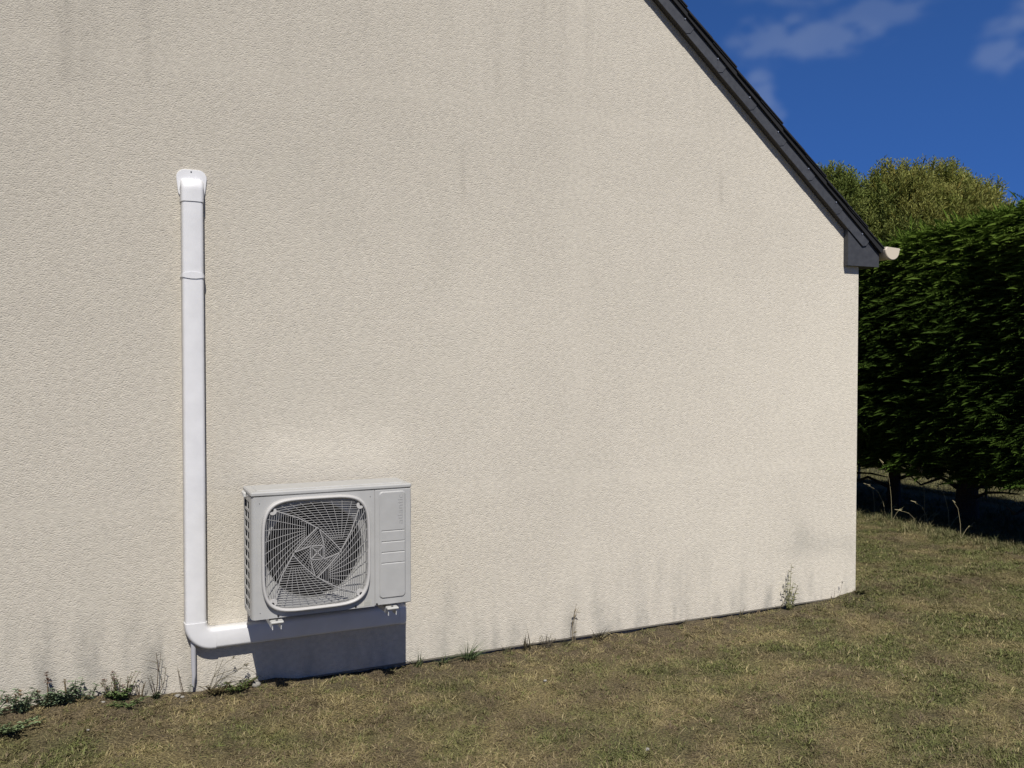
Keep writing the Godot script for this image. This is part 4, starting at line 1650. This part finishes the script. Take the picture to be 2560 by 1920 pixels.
func make_weeds() -> void:
	var sea_green := Color(0.19, 0.25, 0.145)
	var mid_green := Color(0.115, 0.17, 0.055)
	var dry := Color(0.15, 0.105, 0.06)
	var brown := Color(0.09, 0.06, 0.035)
	var none := Color(0.1, 0.1, 0.1)
	# leafy weeds at the foot of the wall, left
	rng.seed = 501
	var g1 := "leafy weeds along the foot of the wall"
	weed("leafy_weed", "large grey-green leafy weed at the far left foot of the wall", "weed", Vector3(-1.14, 0, 0.07), leafy_stems(20, 0.125, 0.14, 13, 0.032, 0.011), Color(0.12, 0.13, 0.07), sea_green, Color(0.2, 0.17, 0.09), 502, g1)
	rng.seed = 503
	weed("leafy_weed", "low bushy green weed spreading onto the lawn at the left picture edge", "weed", Vector3(-1.05, 0, 0.20), leafy_stems(26, 0.06, 0.17, 12, 0.026), Color(0.10, 0.12, 0.06), Color(0.17, 0.225, 0.105), none, 504, g1)
	rng.seed = 505
	weed("leafy_weed", "grey-green weed with a dead brown flower head, left of the tall seed spike", "weed", Vector3(-0.985, 0, 0.05), leafy_stems(14, 0.10, 0.09, 13, 0.029, 0.016), Color(0.12, 0.12, 0.07), sea_green, Color(0.16, 0.11, 0.06), 506, g1)
	rng.seed = 507
	weed("leafy_weed", "grey-green weed at the wall carrying the tallest rust-brown tiered seed spike", "weed", Vector3(-0.885, 0, 0.04), leafy_stems(11, 0.075, 0.07, 12, 0.026) + [[[Vector3(0, 0, 0), Vector3(0.002, 0.07, 0.003), Vector3(0.0, 0.115, 0.003)], 0.0026, 0, 0.02, 0.017], [[Vector3(0, 0, 0), Vector3(0.0, 0.1, 0.003), Vector3(-0.002, 0.15, 0.003)], 0.002, 0, 0.02, 0.012]], Color(0.15, 0.11, 0.06), sea_green, Color(0.13, 0.075, 0.05), 508, g1)
	rng.seed = 509
	weed("leafy_weed", "pale broad-leaved weed beside a thick brown stub at the wall", "weed", Vector3(-0.82, 0, 0.05), leafy_stems(13, 0.075, 0.06, 13, 0.036) + [[[Vector3(0.012, 0, 0), Vector3(0.012, 0.06, 0.002), Vector3(0.008, 0.105, 0.002)], 0.006, 0, 0.02, 0.011]], Color(0.12, 0.09, 0.05), Color(0.13, 0.175, 0.10), Color(0.13, 0.10, 0.05), 510, g1)
	rng.seed = 511
	weed("leafy_weed", "upright green weed with paired toothed leaves, right of the brown stub", "weed", Vector3(-0.765, 0, 0.03), leafy_stems(4, 0.095, 0.03, 13, 0.026), Color(0.10, 0.12, 0.06), sea_green, none, 512, g1)
	rng.seed = 513
	weed("leafy_weed", "small green weed leaning right, last of the leafy row by the wall", "weed", Vector3(-0.71, 0, 0.03), leafy_stems(5, 0.065, 0.05, 10, 0.02), Color(0.10, 0.11, 0.06), sea_green, none, 514, g1)
	# dry, branched stems
	rng.seed = 520
	var st := []
	for i in 28:
		var x := rf(-0.085, 0.085)
		var h := rf(0.05, 0.135)
		st.append([[Vector3(x * 0.6, 0, 0), Vector3(x * 0.85, h * 0.6, 0.01), Vector3(x * 1.1 + rf(-0.015, 0.015), h, 0.012)], 0.0019, 6, 0.014, 0.012 if i % 7 == 3 else 0.0])
	weed("dry_weed", "dense clump of dry stems with a green leafy base at the wall", "weed", Vector3(-0.575, 0, 0.035), st + leafy_stems(12, 0.055, 0.07, 12, 0.03), dry, mid_green, Color(0.14, 0.08, 0.06), 521, "dry weeds at the foot of the wall")
	rng.seed = 522
	weed("creeping_weed", "low creeping green weed on the soil in front of the dry clump", "weed", Vector3(-0.545, 0, 0.10), leafy_stems(9, 0.03, 0.09, 9, 0.022), mid_green, mid_green, none, 523)
	rng.seed = 524
	weed("dry_weed", "sparse dry twigs between the two dry clumps at the wall", "weed", Vector3(-0.485, 0, 0.03), leafy_stems(7, 0.085, 0.035, 3, 0.01), dry, Color(0.16, 0.13, 0.07), none, 525, "dry weeds at the foot of the wall")
	st = [[[Vector3(0, 0, 0), Vector3(0.01, 0.08, 0.006), Vector3(0.014, 0.15, 0.008), Vector3(0.006, 0.235, 0.008)], 0.0026, 6, 0.013, 0.0], [[Vector3(0.014, 0.14, 0.008), Vector3(0.022, 0.18, 0.008), Vector3(0.027, 0.235, 0.008)], 0.0016, 1, 0.01, 0.0], [[Vector3(0.012, 0.185, 0.008), Vector3(-0.02, 0.2, 0.008), Vector3(-0.045, 0.205, 0.008)], 0.0012, 0, 0.01, 0.0],
		[[Vector3(0.008, 0, 0), Vector3(0.04, 0.08, 0.008), Vector3(0.05, 0.15, 0.01), Vector3(0.04, 0.165, 0.01)], 0.0020, 6, 0.012, 0.0], [[Vector3(0.0, 0, 0), Vector3(-0.02, 0.08, 0.006), Vector3(-0.035, 0.125, 0.008)], 0.0018, 4, 0.012, 0.0], [[Vector3(0.0, 0.02, 0), Vector3(-0.01, 0.09, 0.006), Vector3(-0.022, 0.13, 0.008)], 0.0018, 4, 0.012, 0.0], [[Vector3(0.0, 0, 0), Vector3(0.028, 0.07, 0.006), Vector3(0.03, 0.12, 0.008)], 0.0018, 5, 0.012, 0.0]]
	rng.seed = 526
	weed("dry_weed", "tallest dry branched weed with a small green base, left of the drain hose", "weed", Vector3(-0.415, 0, 0.03), st + leafy_stems(6, 0.04, 0.025, 8, 0.02), brown, Color(0.07, 0.10, 0.04), none, 527, "dry weeds at the foot of the wall")
	weed("dry_weed", "single dark leaning stalk at the wall just left of the drain hose", "weed", Vector3(-0.283, 0, 0.025), [[[Vector3(0, 0, 0), Vector3(-0.012, 0.06, 0.005), Vector3(-0.026, 0.13, 0.006)], 0.0024, 4, 0.01, 0.0], [[Vector3(-0.008, 0, 0), Vector3(-0.02, 0.07, 0.005), Vector3(-0.03, 0.15, 0.006)], 0.001, 1, 0.01, 0.0], [[Vector3(0.02, 0, 0), Vector3(0.03, 0.03, 0.01), Vector3(0.035, 0.05, 0.015)], 0.001, 8, 0.016, 0.0]], brown, mid_green, none, 528, "dry weeds at the foot of the wall")
	weed("wild_carrot", "arching bare weed with two round seed heads below the pipe cover bend", "weed", Vector3(-0.17, 0, 0.035), [
		[[Vector3(0, 0, 0), Vector3(0.05, 0.07, 0.02), Vector3(0.13, 0.10, 0.03), Vector3(0.185, 0.135, 0.03)], 0.0022, 0, 0.01, 0.014], [[Vector3(0, 0, 0), Vector3(0.02, 0.08, 0.02), Vector3(0.06, 0.14, 0.02), Vector3(0.075, 0.175, 0.02)], 0.0018, 0, 0.01, 0.0],
		[[Vector3(0.0, 0.0, 0), Vector3(0.06, 0.075, 0.03), Vector3(0.12, 0.085, 0.03), Vector3(0.20, 0.05, 0.035)], 0.0016, 0, 0.01, 0.0], [[Vector3(0.03, 0.09, 0.02), Vector3(0.11, 0.118, 0.03), Vector3(0.19, 0.115, 0.03), Vector3(0.27, 0.05, 0.03)], 0.0014, 0, 0.01, 0.0],
		[[Vector3(0.02, 0.08, 0.02), Vector3(0.09, 0.16, 0.03), Vector3(0.125, 0.175, 0.03)], 0.0012, 0, 0.01, 0.011], [[Vector3(0.005, 0.0, 0), Vector3(0.03, 0.09, 0.01), Vector3(0.05, 0.165, 0.01)], 0.0014, 0, 0.01, 0.0], [[Vector3(0.05, 0.11, 0.02), Vector3(0.10, 0.085, 0.03), Vector3(0.15, 0.04, 0.03)], 0.001, 0, 0.01, 0.0]], Color(0.12, 0.10, 0.055), mid_green, Color(0.15, 0.13, 0.075), 530)
	for i in 3:
		rng.seed = 540 + i
		weed("creeping_weed", ["bright green creeping weed on the low mound left of the unit's shadow", "green and reddish creeping weed at the base of the arching stems", "small creeping weed at the edge of the unit's shadow"][i], "weed", [Vector3(-0.03, 0, 0.05), Vector3(-0.13, 0, 0.06), Vector3(0.03, 0, 0.03)][i], leafy_stems([26, 18, 10][i], 0.055, [0.11, 0.08, 0.05][i], 11, 0.018), Color(0.13, 0.09, 0.05), [Color(0.105, 0.15, 0.04), Color(0.13, 0.11, 0.05), Color(0.09, 0.11, 0.04)][i], none, 550 + i, "creeping weeds by the pipe cover")
	# right of the unit
	var gc := "grass clumps at the foot of the wall"
	grass_clump("grass_clump", "thin green blades at the wall beside the unit's shadow", Vector3(0.95, 0, 0.025), 14, 0.11, 0.7, Color(0.10, 0.125, 0.06), 601, gc)
	grass_clump("grass_clump", "low arching green clump left of the large grass clump", Vector3(1.10, 0, 0.03), 26, 0.085, 1.3, Color(0.11, 0.145, 0.065), 602, gc)
	grass_clump("grass_clump", "large fan-shaped green grass clump at the wall", Vector3(1.25, 0, 0.035), 60, 0.14, 1.25, Color(0.10, 0.14, 0.06), 603, gc)
	grass_clump("grass_clump", "few thin blades between the large grass clump and the dark dry tuft", Vector3(1.49, 0, 0.02), 9, 0.075, 0.9, Color(0.13, 0.13, 0.07), 604, gc)
	grass_clump("grass_clump", "dark upright dry tuft at the wall", Vector3(1.635, 0, 0.02), 9, 0.15, 0.45, Color(0.10, 0.085, 0.05), 605, gc)
	rng.seed = 606
	weed("dry_weed", "low mat of dry twigs and pale seeds right of the dark upright tuft", "weed", Vector3(1.75, 0, 0.04), leafy_stems(14, 0.085, 0.07, 5, 0.01, 0.006), Color(0.12, 0.10, 0.07), Color(0.2, 0.18, 0.12), Color(0.4, 0.37, 0.28), 607, "dry weeds at the foot of the wall")
	weed("grass_stalk", "tall straw-coloured stalks bunched against the wall, midway to the corner", "grass", Vector3(1.94, 0, 0.025), [[[Vector3(0, 0, 0), Vector3(-0.006, 0.12, 0.008), Vector3(0.004, 0.175, 0.01), Vector3(0.02, 0.22, 0.012)], 0.003, 2, 0.03, 0.0], [[Vector3(0.01, 0, 0), Vector3(0.006, 0.1, 0.008), Vector3(0.006, 0.17, 0.01), Vector3(0.022, 0.25, 0.01)], 0.0022, 2, 0.03, 0.0], [[Vector3(0.006, 0.15, 0.01), Vector3(0.02, 0.195, 0.012), Vector3(0.036, 0.222, 0.012)], 0.002, 1, 0.03, 0.0], [[Vector3(0.02, 0, 0), Vector3(0.02, 0.1, 0.006), Vector3(0.026, 0.16, 0.006)], 0.0014, 0, 0.03, 0.0]], Color(0.24, 0.19, 0.11), Color(0.24, 0.2, 0.12), none, 608)
	grass_clump("grass_clump", "short dry clump left of the tall straw stalks", Vector3(1.88, 0, 0.03), 18, 0.065, 1.1, Color(0.15, 0.145, 0.075), 609, gc)
	grass_clump("grass_clump", "dry clump leaning right over the dark rail, right of the straw stalks", Vector3(2.13, 0, 0.02), 26, 0.10, 1.2, Color(0.17, 0.15, 0.09), 610, gc)
	grass_clump("grass_clump", "small dry tuft at the wall, midway between straw stalks and tall weed", Vector3(2.75, 0, 0.02), 12, 0.07, 0.9, Color(0.16, 0.14, 0.085), 611, gc)
	grass_clump("grass_clump", "low dry tuft at the wall, left of the tall green weed", Vector3(3.22, 0, 0.025), 18, 0.085, 1.3, Color(0.17, 0.15, 0.08), 612, gc)
	st = []
	var tops := [[-0.055, 0.19], [-0.03, 0.24], [-0.01, 0.29], [0.012, 0.325], [0.03, 0.2], [0.06, 0.14], [0.07, 0.175], [0.005, 0.2], [0.045, 0.09]]
	for q in tops:
		st.append([[Vector3(q[0] * 0.25, 0, 0.004), Vector3(q[0] * 0.5, q[1] * 0.5, 0.012), Vector3(q[0], q[1], 0.015)], 0.0028, 7, 0.026, 0.0])
	rng.seed = 613
	weed("tall_weed", "tall upright green weed against the wall near the house corner", "weed", Vector3(3.635, 0, 0.03), st + leafy_stems(6, 0.05, 0.035, 6, 0.02), Color(0.20, 0.20, 0.09), Color(0.22, 0.225, 0.09), none, 614)
	rng.seed = 615
	weed("dry_weed", "short dry leaning twig with leaves just left of the tall green weed", "weed", Vector3(3.55, 0, 0.03), [[[Vector3(0, 0, 0), Vector3(0.02, 0.04, 0.01), Vector3(0.05, 0.09, 0.01)], 0.003, 5, 0.02, 0.0], [[Vector3(-0.01, 0, 0), Vector3(-0.03, 0.03, 0.01), Vector3(-0.04, 0.05, 0.015)], 0.002, 5, 0.02, 0.0]], Color(0.13, 0.11, 0.06), Color(0.12, 0.12, 0.06), none, 616, "dry weeds at the foot of the wall")
	weed("flower_stalk", "thin stalk with a small dark round seed head near the house corner", "weed", Vector3(4.1, 0, 0.03), [[[Vector3(0, 0, 0), Vector3(0.012, 0.06, 0.01), Vector3(0.022, 0.115, 0.012)], 0.0012, 0, 0.01, 0.0085], [[Vector3(-0.05, 0, 0), Vector3(-0.048, 0.04, 0.01), Vector3(-0.045, 0.085, 0.01)], 0.0016, 0, 0.01, 0.0], [[Vector3(-0.07, 0, 0), Vector3(-0.078, 0.015, 0.01), Vector3(-0.08, 0.028, 0.01)], 0.005, 0, 0.01, 0.0]], Color(0.15, 0.12, 0.08), mid_green, Color(0.08, 0.065, 0.045), 617)
	grass_clump("grass_clump", "dense grass clump covering the foot of the house corner", Vector3(4.27, 0, 0.05), 60, 0.085, 1.2, Color(0.14, 0.135, 0.06), 618, gc)
	# stalks in front of the hedge: foot, tip
	var gs := "tall pale grass stalks in front of the hedge"
	var words := ["tallest pale stalk with a nodding head, nearest the house corner", "pale stalk leaning left in front of the thick hedge trunk", "short bent stalk between the two hedge trunks", "thin stalk rising right of the thick trunk, near the lawn edge",
		"thin upright stalk close to the house corner, left of the nodding one", "leaning stalk behind the nodding one", "tall stalk with a bushy brown head between the hedge trunks", "short arching stalk low between the hedge trunks"]
	var list := [[Vector3(6.87, 0, -1.96), Vector3(-0.12, 0.66, -0.06)], [Vector3(7.06, 0, -1.42), Vector3(-0.15, 0.45, -0.05)], [Vector3(7.0, 0, -1.62), Vector3(-0.16, 0.27, -0.08)], [Vector3(6.74, 0, -1.04), Vector3(-0.07, 0.37, -0.04)],
		[Vector3(7.1, 0, -2.40), Vector3(-0.06, 0.35, -0.02)], [Vector3(7.0, 0, -2.16), Vector3(-0.22, 0.38, -0.1)], [Vector3(7.0, 0, -1.66), Vector3(-0.02, 0.58, -0.04)], [Vector3(6.95, 0, -1.72), Vector3(-0.2, 0.17, -0.1)]]
	for i in list.size():
		var q: Vector3 = list[i][1]
		weed("tall_stalk", words[i], "grass", list[i][0], [[[Vector3.ZERO, Vector3(q.x * 0.05, q.y * 0.4, q.z * 0.1), Vector3(q.x * 0.35, q.y * 0.8, q.z * 0.4), q], 0.0024, 0, 0.05, 0.0], [[q * Vector3(0.7, 0.94, 0.7), q * Vector3(0.9, 0.98, 0.9), q], 0.0048, 0, 0.05, 0.035 if i == 6 else 0.0], [[Vector3.ZERO, Vector3(0.04, 0.1, 0.03), Vector3(0.12, 0.16, 0.05)], 0.002, 1, 0.07, 0.0]], Color(0.36, 0.31, 0.18), Color(0.22, 0.21, 0.09), Color(0.26, 0.19, 0.11), 700 + i, gs)

func make_small() -> void:
	# pale stones lying on the soil and in the grass
	var list := [[Vector3(-0.312, 0, 0.045), 0.013, "white pebble nearest the drain hose, larger of a pair"], [Vector3(-0.292, 0, 0.065), 0.012, "flat pale pebble just right of the white pebble by the drain hose"], [Vector3(-0.277, 0, 0.11), 0.007, "tiny pale pebble in front of the pair by the drain hose"], [Vector3(-0.65, 0, 0.07), 0.009, "slanting white pebble in front of the leafy weeds"],
		[Vector3(-0.71, 0, 0.31), 0.007, "tiny white pebble on bare soil at the left of the lawn"], [Vector3(0.065, 0, 0.05), 0.028, "large pale stone at the wall by the edge of the unit's shadow"], [Vector3(1.53, 0, 1.45), 0.010, "white pebble in the lawn near the bottom of the picture"], [Vector3(1.5, 0, 0.52), 0.009, "white sliver of stone in the lawn near the wall"]]
	var m := mat(0.46, 0.44, 0.40, 0.85)
	grain(m, 161, 0.05, 0.2, Color(0.6, 0.6, 0.58), Color(1, 1, 1), 0.2)
	rng.seed = 800
	for q in list:
		var mb := MB.new()
		mb.group = 0
		var r: float = q[1]
		var p: Vector3 = q[0]
		p.y = gy(p.x, p.z) + r * 0.25 + (0.008 if p.z > 0.2 else 0.0)
		var sq := Vector3(rf(0.9, 1.4), rf(0.5, 0.7), rf(0.7, 1.0))
		var jit := []
		for i in 48:
			jit.append(rf(0.82, 1.12))
		var at := func(i: int, j: int) -> Vector3:
			if j == 0: return Vector3(0, -1, 0) * r * sq.y
			if j == 5: return Vector3(0, 1, 0) * r * sq.y
			var th := PI * j / 5.0 - PI / 2
			var ph := TAU * (i % 8) / 8.0
			return Vector3(cos(th) * cos(ph), sin(th), cos(th) * sin(ph)) * sq * r * jit[(i % 8) * 5 + j]
		for j in 5:
			for i in 8:
				mb.quad(p + at.call(i + 1, j), p + at.call(i, j), p + at.call(i, j + 1), p + at.call(i + 1, j + 1))
		var o := obj(numbered("pebble"), mb, m)
		# give the stone its own base point
		var off := p - Vector3(0, r * 0.4, 0)
		o.mesh = mb.mesh(off)
		o.position = off
		o.set_meta("label", q[2])
		o.set_meta("category", "stone")
		o.set_meta("group", "pale stones on the ground")
